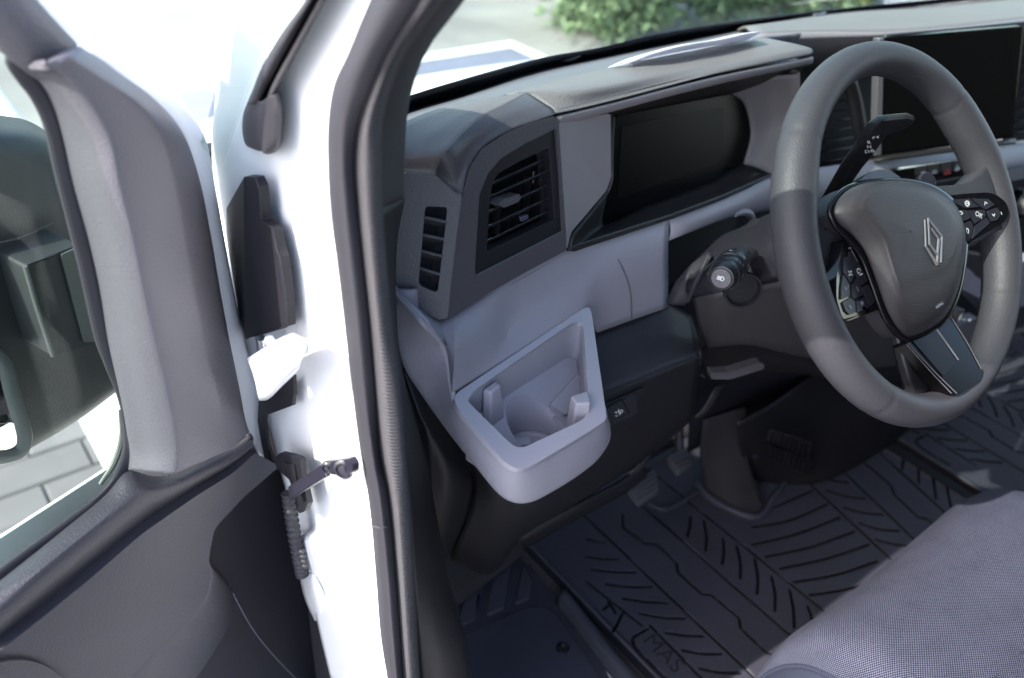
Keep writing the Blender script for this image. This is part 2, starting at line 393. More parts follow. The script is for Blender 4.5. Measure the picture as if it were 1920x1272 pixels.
# shrubs beyond the windscreen
def leaf_mat(name, a, b_):
    m, t, b = base_mat(name); b.inputs['Roughness'].default_value = .6
    g = nd(t, 'ShaderNodeNewGeometry'); mx = nd(t, 'ShaderNodeMix', data_type='RGBA'); mx.inputs[6].default_value = (*a, 1); mx.inputs[7].default_value = (*b_, 1)
    t.links.new(g.outputs['Random Per Island'], mx.inputs[0]); t.links.new(mx.outputs[2], b.inputs['Base Color'])
    return m
M['leafa'] = leaf_mat('juniper foliage', (.09, .15, .075), (.22, .29, .16)); M['leafb'] = leaf_mat('yellow green foliage', (.15, .20, .065), (.34, .37, .14))
M['bark'] = plastic('bark', (.10, .075, .055), .9, .6, 60)
def shrub(name, label, cx, cy, rx, ry, h, mat, n):
    t = thing(name, label, 'shrub', (cx, cy, -.03), None, 'shrubs beyond the windscreen')
    tube('trunk', [(cx, cy, -.05), (cx + .04, cy, h * .3), (cx - .03, cy + .03, h * .62)], [.07, .05, .02], M['bark'], t, ns=9)
    for k in range(6):
        a = k * 1.05 + .3; b0 = np.array([cx, cy, h * (.08 + .07 * k)])
        tube('branch', [b0, b0 + np.array([math.cos(a) * rx * .4, math.sin(a) * ry * .4, h * .16]), b0 + np.array([math.cos(a) * rx * .75, math.sin(a) * ry * .75, h * .26])], [.03, .018, .006], M['bark'], t, ns=7, n=4)
    V = []; F = []
    cl = [(rng.normal(size=3)) for _ in range(70)]; cl = [unit(c) * rng.uniform(.45, 1.0) for c in cl]
    cs = rng.uniform(.16, .34, 70)
    for i in range(n):
        k = int(rng.integers(70)); p = cl[k] + rng.normal(size=3) * cs[k] * .55
        c = np.array([cx + p[0] * rx, cy + p[1] * ry, h * .5 + p[2] * h * .5])
        if c[2] < 0: c[2] = abs(c[2]) * .5
        d = unit(unit(p) * .8 + rng.normal(size=3) * .6 + [0, 0, .4]); s = unit(np.cross(d, rng.normal(size=3)))
        L = rng.uniform(.05, .11); wd = rng.uniform(.012, .022); o = len(V)
        V += [c - s * wd * .4, c + s * wd * .4, c + d * L * .6 + s * wd, c + d * L, c + d * L * .6 - s * wd]; F.append((o, o + 1, o + 2, o + 3, o + 4))
    mk('foliage', V, F, mat, t, smooth=False, kind='stuff')
shrub('juniper_shrub', 'dense grey-green juniper shrub beyond the windscreen, left end of the greenery', 3.95, 4.35, .85, .7, 1.5, M['leafa'], 15000)
shrub('juniper_shrub', 'grey-green juniper shrub in the middle of the greenery, behind the paper sheet', 4.75, 3.98, .9, .75, 1.7, M['leafa'], 15000)
shrub('leafy_shrub', 'yellow-green loose leafy shrub at the right end of the greenery above the wheel', 5.65, 3.78, .85, .7, 1.5, M['leafb'], 12000)
tr = thing('tree', 'brown tree trunk standing right of the yellow-green shrub', 'tree', (7.0, 4.2, -.03))
tube('trunk', [(7.0, 4.2, -.1), (6.98, 4.2, .6), (7.03, 4.22, 1.6), (7.0, 4.2, 3.2)], [.17, .14, .12, .10], M['bark'], tr, ns=14)
V = []; F = []
for i in range(6000):
    p = unit(rng.normal(size=3)) * rng.uniform(.3, 1) ** .5; c = np.array([7.0, 4.2, 4.1]) + p * [1.5, 1.5, 1.1]
    d = unit(rng.normal(size=3)); s = unit(np.cross(d, rng.normal(size=3))); o = len(V)
    V += [c, c + d * .06 + s * .03, c + d * .12, c + d * .06 - s * .03]; F.append((o, o + 1, o + 2, o + 3))
mk('crown', V, F, M['leafa'], tr, smooth=False, kind='stuff')

# ------------------------------------------------------------------ the van's body
van = thing('van', 'white van cab with its driver side door opening, windscreen and black door seal', 'van', (.45, 0, .0))
# painted hinge pillar of the door opening
L_ = [(560, -330), (440, -60), (430, 0), (412, 100), (402, 200), (397, 300), (411, 400), (426, 500), (441, 600), (462, 700), (500, 800), (530, 900), (553, 985), (561, 1015), (580, 1100), (602, 1200), (634, 1330), (690, 1560)]
R_ = [(895, -330), (746, -60), (715, 0), (665, 100), (635, 200), (630, 300), (638, 400), (648, 500), (662, 600), (676, 700), (690, 800), (704, 900), (714, 985), (716, 1015), (722, 1100), (730, 1200), (742, 1330), (776, 1560)]
rows = []
for k, (a, b) in enumerate(zip(L_, R_)):
    lo = k >= 13
    xo = -.560 if lo else -.545
    m1 = (a[0] * .72 + b[0] * .28, a[1] * .72 + b[1] * .28); m2 = (a[0] * .3 + b[0] * .7, a[1] * .3 + b[1] * .7)
    rows.append([X(*a, xo + .004), X(*m1, xo + .006), X(*m2, xo + .004), X(*b, xo + (.012 if lo else .0))])
G('hinge_pillar', rows, M['paint'], van, nu=8, nv=4, v='s', auto=60)
# rounded panel edge line down the pillar and the drain blister near the sill
G('pillar_blister', [[X(560, 1075, -.549), X(590, 1078, -.556), X(612, 1105, -.549)], [X(570, 1120, -.556), X(598, 1110, -.562), X(616, 1120, -.549)], [X(590, 1165, -.549), X(602, 1160, -.553), X(612, 1140, -.549)]], M['paint'], van, th=.004)
# door seal: smooth bulb and ribbed lip
ST = [((858, -330), (903, -330), (948, -330), (990, -330)), ((700, -14), (745, -14), (790, -14), (832, -14)), ((652, 101), (688, 101), (722, 101), (752, 101)), ((626, 161), (660, 168), (691, 170), (725, 172)), ((616, 226), (645, 232), (669, 236), (711, 240)), ((615, 302), (642, 302), (662, 302), (710, 302)), ((621, 403), (648, 392), (667, 384), (712, 388)), ((634, 503), (658, 492), (677, 482), (720, 495)), ((649, 629), (672, 614), (690, 604), (731, 620)), ((662, 740), (683, 730), (700, 722), (745, 724)), ((675, 840), (697, 848), (711, 860), (755, 850)), ((692, 938), (712, 932), (725, 924), (763, 930)), ((705, 1075), (727, 1075), (740, 1073), (772, 1066)), ((715, 1197), (737, 1197), (749, 1192), (779, 1200)), ((731, 1300), (747, 1300), (757, 1300), (786, 1300)), ((765, 1560), (781, 1560), (791, 1560), (818, 1560))]
def off(p, d): return (p[0] + d, p[1])
seal = thing('door_seal', 'black rubber door seal with a ribbed lip around the door opening', 'door seal', (-.55, .15, .9))
cols = list(zip(*ST))
G('bulb', [[X(*off(p, 3), -.538) for p in cols[0]], [X(*p, -.556) for p in cols[0]], [X(*p, -.568) for p in cols[1]], [X(*p, -.560) for p in cols[2]], [X(*off(p, 2), -.557) for p in cols[2]]], M['rubber'], seal, nu=6, nv=6, th=.004)
G('ribbed_lip', [[X(*off(p, 1), -.558) for p in cols[2]], [X(*off(((a[0] + b[0]) / 2, (a[1] + b[1]) / 2), 0), -.5575) for a, b in zip(cols[2], cols[3])], [X(*p, -.549) for p in cols[3]], [X(*off(p, 5), -.536) for p in cols[3]]], M['ribs'], seal, nu=8, nv=5, th=.003)
stroke('seal_joint', [[X(692, 985, -.557), X(712, 990, -.576), X(728, 988, -.562)], [X(730, 988, -.553), X(745, 985, -.556), X(760, 977, -.54)]], .0012, M['dim'], seal, np.array([-.8, -.6, 0]))
# windscreen pillar trim inside the seal
IN = [(996, -330), (838, -14), (758, 101), (731, 172), (717, 240), (715, 302), (716, 388)]
RT = [(1060, -330), (880, -14), (803, 91), (775, 157), (763, 216), (757.5, 302), (755, 373)]
G('pillar_trim', [[X(*p, -.538) for p in IN], [X(p[0] * .5 + q_[0] * .5, p[1] * .5 + q_[1] * .5, -.520) for p, q_ in zip(IN, RT)], [X(*p, -.486) for p in RT], [X(*off(p, -3), -.455) for p in RT]], M['pillar'], van, nu=6, nv=5, th=.004)
IN2 = [(716, 390.5), (724, 495), (735, 620), (749, 724), (759, 850), (767, 930), (776, 1066), (783, 1200), (790, 1300), (822, 1560)]
RT2 = [(755, 375.5), (742, 453), (741, 560), (752, 690), (795, 850), (812, 950), (838, 1092), (866, 1195), (880, 1300), (920, 1560)]
G('lower_pillar_trim', [[X(*p, -.538) for p in IN2], [X(p[0] * .5 + q_[0] * .5, p[1] * .5 + q_[1] * .5, -.518) for p, q_ in zip(IN2, RT2)], [X(*p, -.487) for p in RT2], [X(*off(p, 4), -.44) for p in RT2]], M['dark'], van, nu=6, nv=5, th=.004)
# windscreen with its black border
WB = [(700, 226), (771, 203), (886, 171), (1026, 126), (1135, 104), (1239, 82), (1380, 55), (1492, 34), (1605, 20), (1745, 9), (1920, -8), (2200, -40)]
WT = [(700, 208), (771, 182), (875, 150), (1022, 110), (1125, 92), (1232, 66), (1380, 42), (1492, 27), (1615, 14), (1747, 1), (1925, -22), (2210, -60)]
zb = 1.31; gdir = unit(np.array([0, -.60, .54]))
P0 = [Z(*p, zb) for p in WB]
lo = [P0[0] + np.array([-.24, -.08, 0])] + P0 + [np.array([1.5, .38, zb])]
G('windscreen', [[p - gdir * .03 for p in lo], [p + gdir * .35 + [0, .03, .02] for p in lo], [p + gdir * .78 for p in lo]], M['glass'], van, nu=4, nv=4, th=.004)
gn = np.cross([1, 0, 0], gdir); gn = gn if gn[1] < 0 else -gn
fr0 = [p + gn * .012 for p in P0]
fr1 = []
for p, q_ in zip(WT, fr0): fr1.append(PL(*p, q_ , gn))
G('windscreen_border', [fr0, fr1], M['gloss'], van, u='s', v='l', nu=4, nv=1, th=.002)
for p, q_ in (((1085, 97), (1050, 107)), ((1545, 21), (1525, 25))):
    a = PL(*p, fr0[5], gn) ; b = PL(*q_, fr0[5], gn)
    tube('windscreen_clip', [b + gn * .004, (a + b) / 2 + gn * .006, a + gn * .004], [.003, .004, .003], M['silver'], van, ns=8)
# bonnet ahead of the glass
bon = []
for y_, z_ in ((.60, 1.225), (.72, 1.225), (.86, 1.20), (1.0, 1.155), (1.06, 1.11), (1.07, 1.0), (1.06, .8)):
    bon.append([(-.62, y_ - .16, z_ - .10), (-.5, y_ - .06, z_ - .02), (-.1, y_, z_ - .004), (.45, y_ + .03, z_ - .022), (1.0, y_, z_ - .035), (1.4, y_ - .06, z_ - .06), (1.52, y_ - .16, z_ - .1)])
G('bonnet', bon, M['paint'], van, nu=5, nv=5, th=.004, face=(.4, 1, 5))
tube('wiper', [(.9, .58, 1.27), (.4, .66, 1.262), (-.1, .64, 1.262), (-.38, .6, 1.262)], [.007, .009, .009, .005], M['rubber'], van, ns=8)
# roof, rear wall, far side and floor of the cab
M['liner'] = plastic('grey headlining', (.20, .20, .20), .9, .3, 300)
tp = lo[0] + gdir * .78
G('roof', [[(-.5, -.02, 1.79), (.45, .03, 1.81), (1.4, -.02, 1.79)], [(-.52, -.4, 1.93), (.45, -.4, 1.98), (1.42, -.4, 1.93)], [(-.52, -1.1, 1.93), (.45, -1.1, 2.0), (1.42, -1.1, 1.93)]], M['liner'], van, nu=6, nv=6, th=.03)
box('rear_wall', (.45, -1.12, 1.25), (.98, 0, 0), (0, .02, 0), (0, 0, .72), M['card'], van)
box('rear_door_pillar', (-.55, -1.0, 1.2), (.05, 0, 0), (0, .14, 0), (0, 0, .75), M['paint'], van)
box('roof_rail', (-.535, -.52, 1.885), (.035, 0, 0), (0, .5, 0), (0, 0, .05), M['paint'], van)
box('far_side_panel', (1.46, -.35, .83), (.02, 0, 0), (0, .78, 0), (0, 0, .32), M['card'], van)
box('far_rear_pillar', (1.46, -1.0, 1.55), (.02, 0, 0), (0, .14, 0), (0, 0, .4), M['card'], van)
box('floor_pan', (.63, -.25, .565), (.78, 0, 0), (0, .9, 0), (0, 0, .02), M['carpet'], van)
box('bulkhead', (.46, .68, .9), (.95, 0, 0), (0, .02, 0), (0, 0, .33), M['carpet'], van)
box('cowl_side', (-.505, .5, .88), (.012, 0, 0), (0, .19, 0), (0, 0, .38), M['carpet'], van)
box('sill', (-.56, -.2, .47), (.045, 0, 0), (0, .62, 0), (0, 0, .06), M['paint'], van, bev=.015)
box('front_wing', (-.60, .95, .75), (.02, 0, 0), (0, .42, 0), (0, 0, .38), M['paint'], van, bev=.03)

# things on the hinge pillar
bp_ = [(455, 329), (478, 333), (486.6, 352), (491.6, 413), (512, 428), (520, 468), (526, 483), (537, 569), (538.5, 613), (478, 631), (466, 641), (450, 599), (438, 529), (425, 453), (424, 390)]
cvr = thing('hinge_cover', 'black folded plastic cover plate above the white door hinge', 'cover plate', X(480, 480, -.55))
o1 = [p for p in bp_ if True]
xf = lambda p: -.556 if p[0] > 458 else -.551 - (458 - p[0]) * .0001
slab('plate', [X(*p, -.558) for p in [(458, 331), (478, 333), (486.6, 352), (491.6, 413), (512, 428), (520, 468), (526, 483), (537, 569), (538.5, 613), (478, 631), (461, 636)]], .008, M['pocket'], cvr, r=.002, bev=.0015)
slab('folded_flange', [X(*p, v) for p, v in [((457.5, 331), -.5575), ((460.5, 637), -.5575), ((450, 599), -.548), ((438, 529), -.542), ((425, 453), -.540), ((424, 390), -.542)]], .003, M['pocket'], cvr, bev=.0008)
tube('rim_bead', [X(*p, -.5585) for p in [(479, 334), (486, 352), (491, 413), (511, 428), (519, 468), (525, 483), (536, 569), (537.5, 612), (478, 630)]], .0011, M['pocket'], cvr, ns=6, smoothp=False)
hg = thing('hinge', 'white painted steel door hinge below the black cover plate', 'hinge', X(520, 690, -.56))
G('hinge_leaf', [[X(*p, -.568) for p in ((462, 672), (500, 648), (528, 632), (549, 624))], [X(*p, -.590) for p in ((466, 680), (505, 662), (535, 645), (561, 638))], [X(*p, -.592) for p in ((476, 708), (510, 690), (540, 674), (565, 662))], [X(*p, -.586) for p in ((484, 745), (506, 738), (535, 712), (562, 688))], [X(*p, -.568) for p in ((488, 752), (502, 750), (530, 724), (555, 700))]], M['paint'], hg, nu=6, nv=6, th=.006)
tube('hinge_pin', [X(489, 634, -.566), X(492, 655, -.566), X(497, 690, -.566)], .0052, M['metal'], hg, ns=12)
lathe('bolt', X(508, 637, -.566), (-.8, -.5, .1), [(.005, 0), (.005, .004), (.0035, .0055)], M['paint'], hg, ns=6)
slab('hinge_plate', [X(*p, -.566) for p in ((478, 690), (484, 716), (497, 728), (491, 740), (480, 738))], .004, M['silver'], hg)
slab('lower_cover', [X(*p, -.553) for p in ((484, 752), (549, 704), (550.5, 743), (548, 744), (548, 761), (497, 780), (494, 790), (500, 830), (506, 850), (512, 870), (480, 860))], .004, M['pocket'], hg, bev=.0008)
ck = thing('check_strap', 'black steel door check strap between door edge and hinge pillar', 'door check', X(600, 900, -.56))
def dpl(px, py, o=0): return PL(px, py, DH - DN * o, DN)
DH = np.array([-.56, .36, 1.]); DN = np.array([-math.cos(R(70)), math.sin(R(70)), 0])
a0 = X(545, 924, -.572); a1 = X(614, 880, -.566)
e1 = unit(a1 - a0); e2 = np.array([.25, .2, .95]); e2 = unit(e2 - e1 * (e2 @ e1)); e3 = np.cross(e1, e2)
box('arm', (a0 + a1) / 2, e1 * np.linalg.norm(a1 - a0) / 2, e2 * .0062, e3 * .0022, M['steel'], ck, bev=.001)
box('arm_rib', (a0 + a1) / 2 - e3 * .003, e1 * np.linalg.norm(a1 - a0) / 2.1, e2 * .0018, e3 * .0022, M['steel'], ck, bev=.0008)
slab('knuckle', [X(*p, -.572) for p in ((602, 876), (606, 865), (625, 864), (640, 862), (654, 860), (662, 874), (660, 886), (654, 892), (640, 893), (622, 890), (612, 886), (604, 884))], .006, M['steel'], ck, r=.003)
for p, r_ in (((615, 876), .0055), ((645, 879), .0085)):
    lathe('bolt', X(*p, -.572), (-.75, -.6, .25), [(r_, 0), (r_, .002), (r_ * .75, .0032), (r_ * .7, .0032), (r_ * .6, .0015), (r_ * .3, .0015), (r_ * .28, .003), (.0005, .003)], M['steel'], ck, ns=20)
slab('check_box', [X(*p, -.562) for p in ((513, 862), (524, 850), (556, 858), (563, 864), (566, 900), (569, 908), (577, 945), (570, 960), (562, 963), (556, 958), (548, 905), (520, 880))], .006, M['pocket'], ck, r=.002, bev=.002)
slab('box_face', [X(*p, -.5635) for p in ((533, 868), (552, 872), (556, 905), (547, 912), (538, 890))], .003, M['vblack'], ck, r=.0015)
hs = thing('cable_gaiter', 'dark ribbed cable gaiter hanging between door edge and hinge pillar', 'cable gaiter', X(560, 1000, -.55))
gp = cr([X(540, 925, -.560), X(546, 965, -.562), X(553, 1010, -.564), X(561, 1050, -.566), X(567, 1078, -.566)], 16)
tube('gaiter', gp, [.0062 + .0014 * (i % 4 in (0, 1)) for i in range(len(gp))], M['rubber'], hs, ns=14, smoothp=False)
for i in range(4):
    lathe('clip', X(563 + i * 1.9, 1034 + i * 9, -.570), (.5, -.8, .2), [(.0026, 0), (.0026, .004)], M['rubber'], hs, ns=8)
# rubber seal on the outside of the windscreen pillar
ap = thing('pillar_seal', 'black channelled rubber seal on the white windscreen pillar with a rounded end boot', 'pillar seal', X(500, 250, -.56))
def pp(px, py, o=0.): # plane of the pillar seal
    return X(px, py, -.549 - o)
Lp = [(738, -330), (580, -14), (526, 65), (491, 126), (473, 171), (463, 195)]; Cp = [(756, -330), (598, -14), (548, 75), (518, 130), (497, 172), (488, 195)]; Dp = [(764, -330), (606, -14), (556, 78), (524, 135), (503, 177), (497, 198)]; Rp = [(776, -330), (618, -14), (566, 81), (534, 140), (514, 180), (507, 200)]
G('channel_side', [[pp(*off(p, 2), -.004) for p in Lp], [pp(*p, .006) for p in Lp], [pp(*((a[0] * .5 + b[0] * .5), (a[1] + b[1]) / 2), .012) for a, b in zip(Lp, Cp)], [pp(*off(p, -3), .009) for p in Cp], [pp(*p, -.004) for p in Cp]], M['rubber'], ap, nu=6, nv=5, th=.002)
G('channel_floor', [[pp(*off(p, -1), -.003) for p in Cp], [pp(*off(p, 1), -.003) for p in Dp]], M['void'], ap, nu=6, nv=2, th=.002)
G('channel_lip', [[pp(*p, -.002) for p in Dp], [pp(*p, .009) for p in Dp], [pp(*((a[0] + b[0]) / 2, (a[1] + b[1]) / 2), .012) for a, b in zip(Dp, Rp)], [pp(*p, .004) for p in Rp], [pp(*off(p, -1), -.004) for p in Rp]], M['ribs'], ap, nu=6, nv=5, th=.002)
BL = [(466, 188), (456, 216), (455, 250), (460, 270), (475, 280), (488, 284)]; BC = [(490, 190), (484, 216), (482, 245), (484, 266), (490, 280), (494, 288)]; BR = [(524, 172), (530, 200), (530, 235), (527, 268), (516, 284), (503, 290)]
G('end_boot', [[pp(*p, -.006) for p in BL], [pp(*p, .002) for p in BL], [pp(*off(p, 6), .009) for p in BL], [pp(*p, .0115) for p in BC], [pp(*((a[0] * 2 + b[0]) / 3, (a[1] * 2 + b[1]) / 3), .0135) for a, b in zip(BC, BR)], [pp(*((a[0] + 5 * b[0]) / 6, (a[1] + 5 * b[1]) / 6), .009) for a, b in zip(BC, BR)], [pp(*p, .001) for p in BR], [pp(*p, -.006) for p in BR]], M['rubber'], ap, nu=6, nv=6, th=.003)

# ------------------------------------------------------------------ the open door
door = thing('driver_door', 'open driver door of the van with grey trim, window and a dark mirror', 'door', (-.56, .36, .55))
def D(px, py, o=0.): return PL(px, py, DH - DN * o, DN)
e_L = [(40, 126), (75, 156), (100, 201), (118, 262), (136, 342), (166, 453), (186, 543), (202, 640), (222, 732), (236, 800), (243, 850), (240, 882)]
e_1 = [(84, 122), (126, 146), (172, 201), (205, 262), (222, 342), (250, 453), (268, 543), (290, 640), (312, 732), (326, 800), (331, 850), (327, 890)]
e_2 = [(125, 105), (186, 146), (262, 201), (302, 262), (325, 342), (346, 453), (362, 543), (380, 640), (404, 732), (418, 800), (428, 838), (431, 842)]
e_R = [(150, 88), (226, 141), (282, 181), (340, 246), (372, 332), (395, 443), (412, 543), (430, 640), (449, 732), (460, 790), (466, 809), (467, 812)]
mid = lambda A, B, t: [(a[0] * (1 - t) + b[0] * t, a[1] * (1 - t) + b[1] * t) for a, b in zip(A, B)]
G('window_pillar_trim', [[D(*off(p, 2), -.008) for p in e_L], [D(*p, .004) for p in e_L], [D(*p, .021) for p in mid(e_L, e_1, .30)], [D(*p, .040) for p in mid(e_L, e_1, .66)], [D(*p, .051) for p in mid(e_L, e_1, .97)], [D(*p, .0525) for p in mid(e_1, e_2, .06)], [D(*p, .054) for p in mid(e_1, e_2, .94)], [D(*p, .053) for p in mid(e_2, e_R, .12)], [D(*p, .040) for p in mid(e_2, e_R, .7)], [D(*p, .026) for p in e_R], [D(*off(p, -2), .0) for p in e_R]], M['trim'], door, nu=6, nv=5, th=.004)
G('trim_top', [[D(41, 127, .003), D(58, 126, .024), D(85, 122, .0495), D(125, 105.5, .0545), D(150, 89, .0265)], [D(43, 120, .0), D(62, 119, .018), D(88, 113, .036), D(118, 98, .038), D(138, 87, .02)], [D(48, 106, -.006), D(66, 110, .0), D(88, 103, .004), D(106, 88, .004), D(118, 84, .0)]], M['trim'], door, nu=5, nv=4, th=.004, face=(-.7, -.2, 3.))
# lower card: window ledge, groove, flat field
A0 = [(-30, 1115), (60, 1044), (130, 988), (200, 930), (240, 887), (285, 894), (322, 891), (370, 870), (433, 841), (470, 813)]
A1 = [(-30, 1160), (75, 1070), (150, 1010), (225, 950), (262, 925), (300, 915), (340, 901), (385, 879), (440, 850), (473, 824)]
A2 = [(-30, 1218), (85, 1120), (165, 1055), (250, 987), (290, 957), (325, 937), (362, 915), (405, 890), (450, 862), (477, 838)]
A3 = [(-30, 1250), (90, 1153), (170, 1088), (262, 1007), (305, 975), (340, 951), (378, 926), (418, 902), (458, 872), (482, 850)]
A4 = [(-30, 1262), (95, 1165), (178, 1098), (274, 1015), (320, 980), (382, 938), (416, 915), (450, 896), (492, 862), (522, 873)]
G('window_ledge', [[D(*off(p, -1), -.004) for p in A0], [D(*p, .012) for p in A0], [D(*p, .034) for p in A1], [D(*p, .036) for p in mid(A1, A2, .6)], [D(*p, .026) for p in A2], [D(*p, .018) for p in A3]], M['card'], door, nu=5, nv=5, th=.004)
CARD = [(-80, 1285), (90, 1150), (170, 1085), (264, 1003), (370, 929), (438, 887), (479, 849), (524, 875), (458, 932), (402, 992), (391, 1054), (396, 1072), (398, 1086), (384, 1130), (320, 1196), (238, 1284), (130, 1390), (-80, 1600)]
slab('door_card', [D(*p, .036) for p in CARD], .045, M['card'], door, r=[.01, .01, .01, .01, .01, .01, .004, .004, .01, .008, .012, .008, .012, .02, .02, .02, .02, .01], bev=.011, bseg=6, n=DN, auto=180)
CI = [(394, 1060), (395, 1085), (384, 1128), (320, 1194), (238, 1282), (130, 1388), (-80, 1598)]; CO = [(424, 1092), (438, 1112), (432, 1168), (384, 1252), (312, 1346), (214, 1455), (-50, 1690)]
G('card_roll', [[D(*p, .0345) for p in mid(CI, CO, -.12)], [D(*p, .0362) for p in CI], [D(*p, .034) for p in mid(CI, CO, .3)], [D(*p, .025) for p in mid(CI, CO, .65)], [D(*p, .012) for p in mid(CI, CO, .88)], [D(*p, .002) for p in CO]], M['card'], door, nu=6, nv=5, th=.003)
FP_ = [(526, 874), (533, 900), (548, 965), (562, 1040), (582, 1120), (600, 1200), (612, 1240), (622, 1256), (640, 1275), (720, 1350), (300, 1800), (-80, 1900), (-80, 1400), (300, 1010), (478, 860)]
slab('front_panel', [D(*p, .004) for p in FP_], .03, M['pocket'], door, r=.004, bev=.004, bseg=3, n=DN)
stroke('panel_seam', [cr([D(p[0], p[1], .0046) for p in ((430, 1098), (448, 1135), (478, 1186), (518, 1235), (562, 1280))], 6)], .0006, M['dim'], door, -DN)
sp = [D(-20, 1243, .04), D(20, 1237, .04), D(53, 1236, .057), D(106, 1248, .057), D(148, 1276, .056), D(170, 1310, .05), D(-20, 1310, .05)]
slab('speaker_grille', [D(75 + 88 * math.cos(t) * 1.1 - 40, 1310 + 72 * math.sin(t), .041) for t in np.linspace(0, 2 * math.pi, 40, endpoint=False)], .012, M['card'], door, bev=.004, bseg=4)
# white door frame
W0 = [(-320, -395), (-20, -30), (20, 2), (60, 40), (108, 84), (160, 92), (230, 140), (286, 180), (344, 245), (376, 332), (398, 443), (416, 543), (434, 640), (452, 732), (464, 800), (492, 850), (510, 875)]
W1 = [(-230, -450), (60, -90), (150, -30), (190, 20), (240, 80), (290, 130), (330, 175), (362, 215), (386, 262), (400, 332), (420, 443), (438, 543), (455, 625), (474, 700), (489, 760), (507, 850), (524, 884)]
G('door_frame', [[D(*off(p, -5), .004) for p in W0], [D(*p, .0) for p in mid(W0, W1, .5)], [D(*p, -.006) for p in mid(W0, W1, .9)], [D(*p, -.016) for p in W1], [D(*off(p, -4), -.05) for p in W1]], M['paint'], door, nu=4, nv=4, th=.003)
# upper window rail (dark bar), inner seal, glass
tube('window_rail', [D(-380, -440, .012), D(-60, -60, .012), D(0, 12, .012), (D(48, 62, .012)), D(98, 108, .006)], [.021, .021, .021, .020, .019], M['trim'], door, ns=20, n=6)
S0 = [(-20, -5), (10, 60), (15, 96), (13, 118), (30, 146), (60, 186), (83, 236), (101, 312), (121, 392), (146, 488), (181, 640), (198, 690), (222, 753), (231, 801), (230, 848), (211, 896), (185, 927), (120, 978), (0, 1066), (-30, 1090)]
S1 = [(0, -15), (30, 60), (42, 100), (44, 124), (76, 156), (102, 201), (120, 262), (130, 312), (146, 370), (178, 500), (206, 640), (224, 732), (238, 800), (245, 836), (246, 870), (240, 892), (214, 926), (130, 994), (0, 1090), (-30, 1113)]
G('window_seal', [[D(*p, -.022) for p in S0], [D(*p, .0) for p in S0], [D(*p, .003) for p in mid(S0, S1, .5)], [D(*p, .004) for p in S1], [D(*p, -.006) for p in S1]], M['rubber'], door, nu=5, nv=3, th=.002)
slab('window_glass', [D(*p, -.014) for p in [(-320, -60), (0, 0)] + S1[2:] + [(-300, 1330)]], .004, M['glass'], door, bev=0)
# outer frame edge seen through the glass near the lower front corner
tube('glass_channel', [D(226, 770, -.02), D(229, 820, -.02), D(214, 868, -.02), D(188, 908, -.02)], [.002, .003, .003, .002], M['mirroredge'], door, ns=8)
# outer skin of the door so that the sun does not fall through it
sk = [DH + DN * .055 + np.array([-.94, -.34, 0]) * t for t in (0.0, .95)]
for nm, z0, z1 in (('outer_skin', .5, 1.06),):
    slab(nm, [(*sk[0][:2], z0), (*sk[1][:2], z0), (*sk[1][:2], z1), (*sk[0][:2], z1)], .004, M['paint'], door, bev=.001)
# mirror
def E(px, py, o): return D(px, py, -o)
mc = [[(-60, 205), (0, 216), (50, 226), (91, 250), (130, 290)], [(-60, 262), (0, 258), (60, 262), (110, 276), (150, 320)], [(-60, 470), (0, 458), (60, 440), (120, 415), (190, 440)], [(-60, 660), (10, 650), (60, 640), (120, 620), (215, 640)], [(-20, 830), (48, 840), (92, 818), (150, 786), (222, 735)], [(-20, 850), (44, 846), (80, 828), (135, 795), (212, 734)]]
dd = [(.20, .21, .22, .23, .25), (.14, .145, .15, .16, .18), (.12, .125, .13, .13, .15), (.12, .125, .13, .13, .15), (.14, .14, .14, .15, .17), (.20, .2, .2, .21, .23)]
mh = G('mirror_housing', [[E(*p, o) for p, o in zip(a, b)] for a, b in zip(mc, dd)], M['mirrorcase'], door, v=.02, nu=8, th=.02)
bz = [E(*p, .128) for p in ((-40, 640), (4, 678), (20, 732), (33, 780), (42, 822), (36, 842), (18, 852), (-40, 858))]
tube('mirror_bezel', bz, [.006, .008, .008, .008, .009, .009, .008, .008], M['mirroredge'], mh, ns=12, n=8)
slab('mirror_glass', [E(*p, .126) for p in ((-60, 640), (2, 686), (16, 738), (24, 775), (-60, 792))], .006, M['mirror'], mh, r=.004, n=DN * -1 + np.array([-.25, 0, .1]))
slab('blind_spot_glass', [E(*p, .124) for p in ((-60, 800), (26, 792), (36, 824), (28, 838), (12, 844), (-60, 848))], .006, M['mirror'], mh, r=.004)
ba = slab('mirror_bracket', [E(*p, .085) for p in ((45, 499), (108, 474), (150, 458), (205, 640), (98, 670))], .05, M['mirrorcase'], door, r=.004, bev=.004)
slab('bracket_cover', [E(*p, .083) for p in ((115, 478), (150, 462), (205, 640), (158, 642))], .006, M['mirroredge'], ba, r=.002)
tube('bracket_edge', [E(47, 500, .084), E(72, 585, .084), (E(99, 668, .084))], .002, M['mirroredge'], ba, ns=8)
tube('housing_seam', cr([E(-60, 468, .118), E(0, 456, .118), E(50, 442, .122), E(100, 416, .126)], 5),   .0012, M['mirrorcase'], mh, ns=6)
# ------------------------------------------------------------------ dashboard
dash = thing('dashboard', 'dark grey van dashboard with air vents, instrument screen and a light grey storage bin', 'dashboard', (.3, .35, 1.0))
VA, VNn = plane3(Y(841, 597, .185), Y(1062, 470, .212), Y(1039, 218, .240))
if VNn[1] > 0: VNn = -VNn
def V_(px, py, o=0.): return PL(px, py, VA + VNn * o, VNn)
SEAM = [(841, 597), (847, 529), (857, 447), (868, 365), (880, 316), (904, 279), (954, 247), (1000, 231), (1040, 218)]
FR = [(1044, 239), (986, 267), (937, 296), (913, 324), (897, 365), (888, 509), (891, 522), (1061, 433), (1053, 320)]
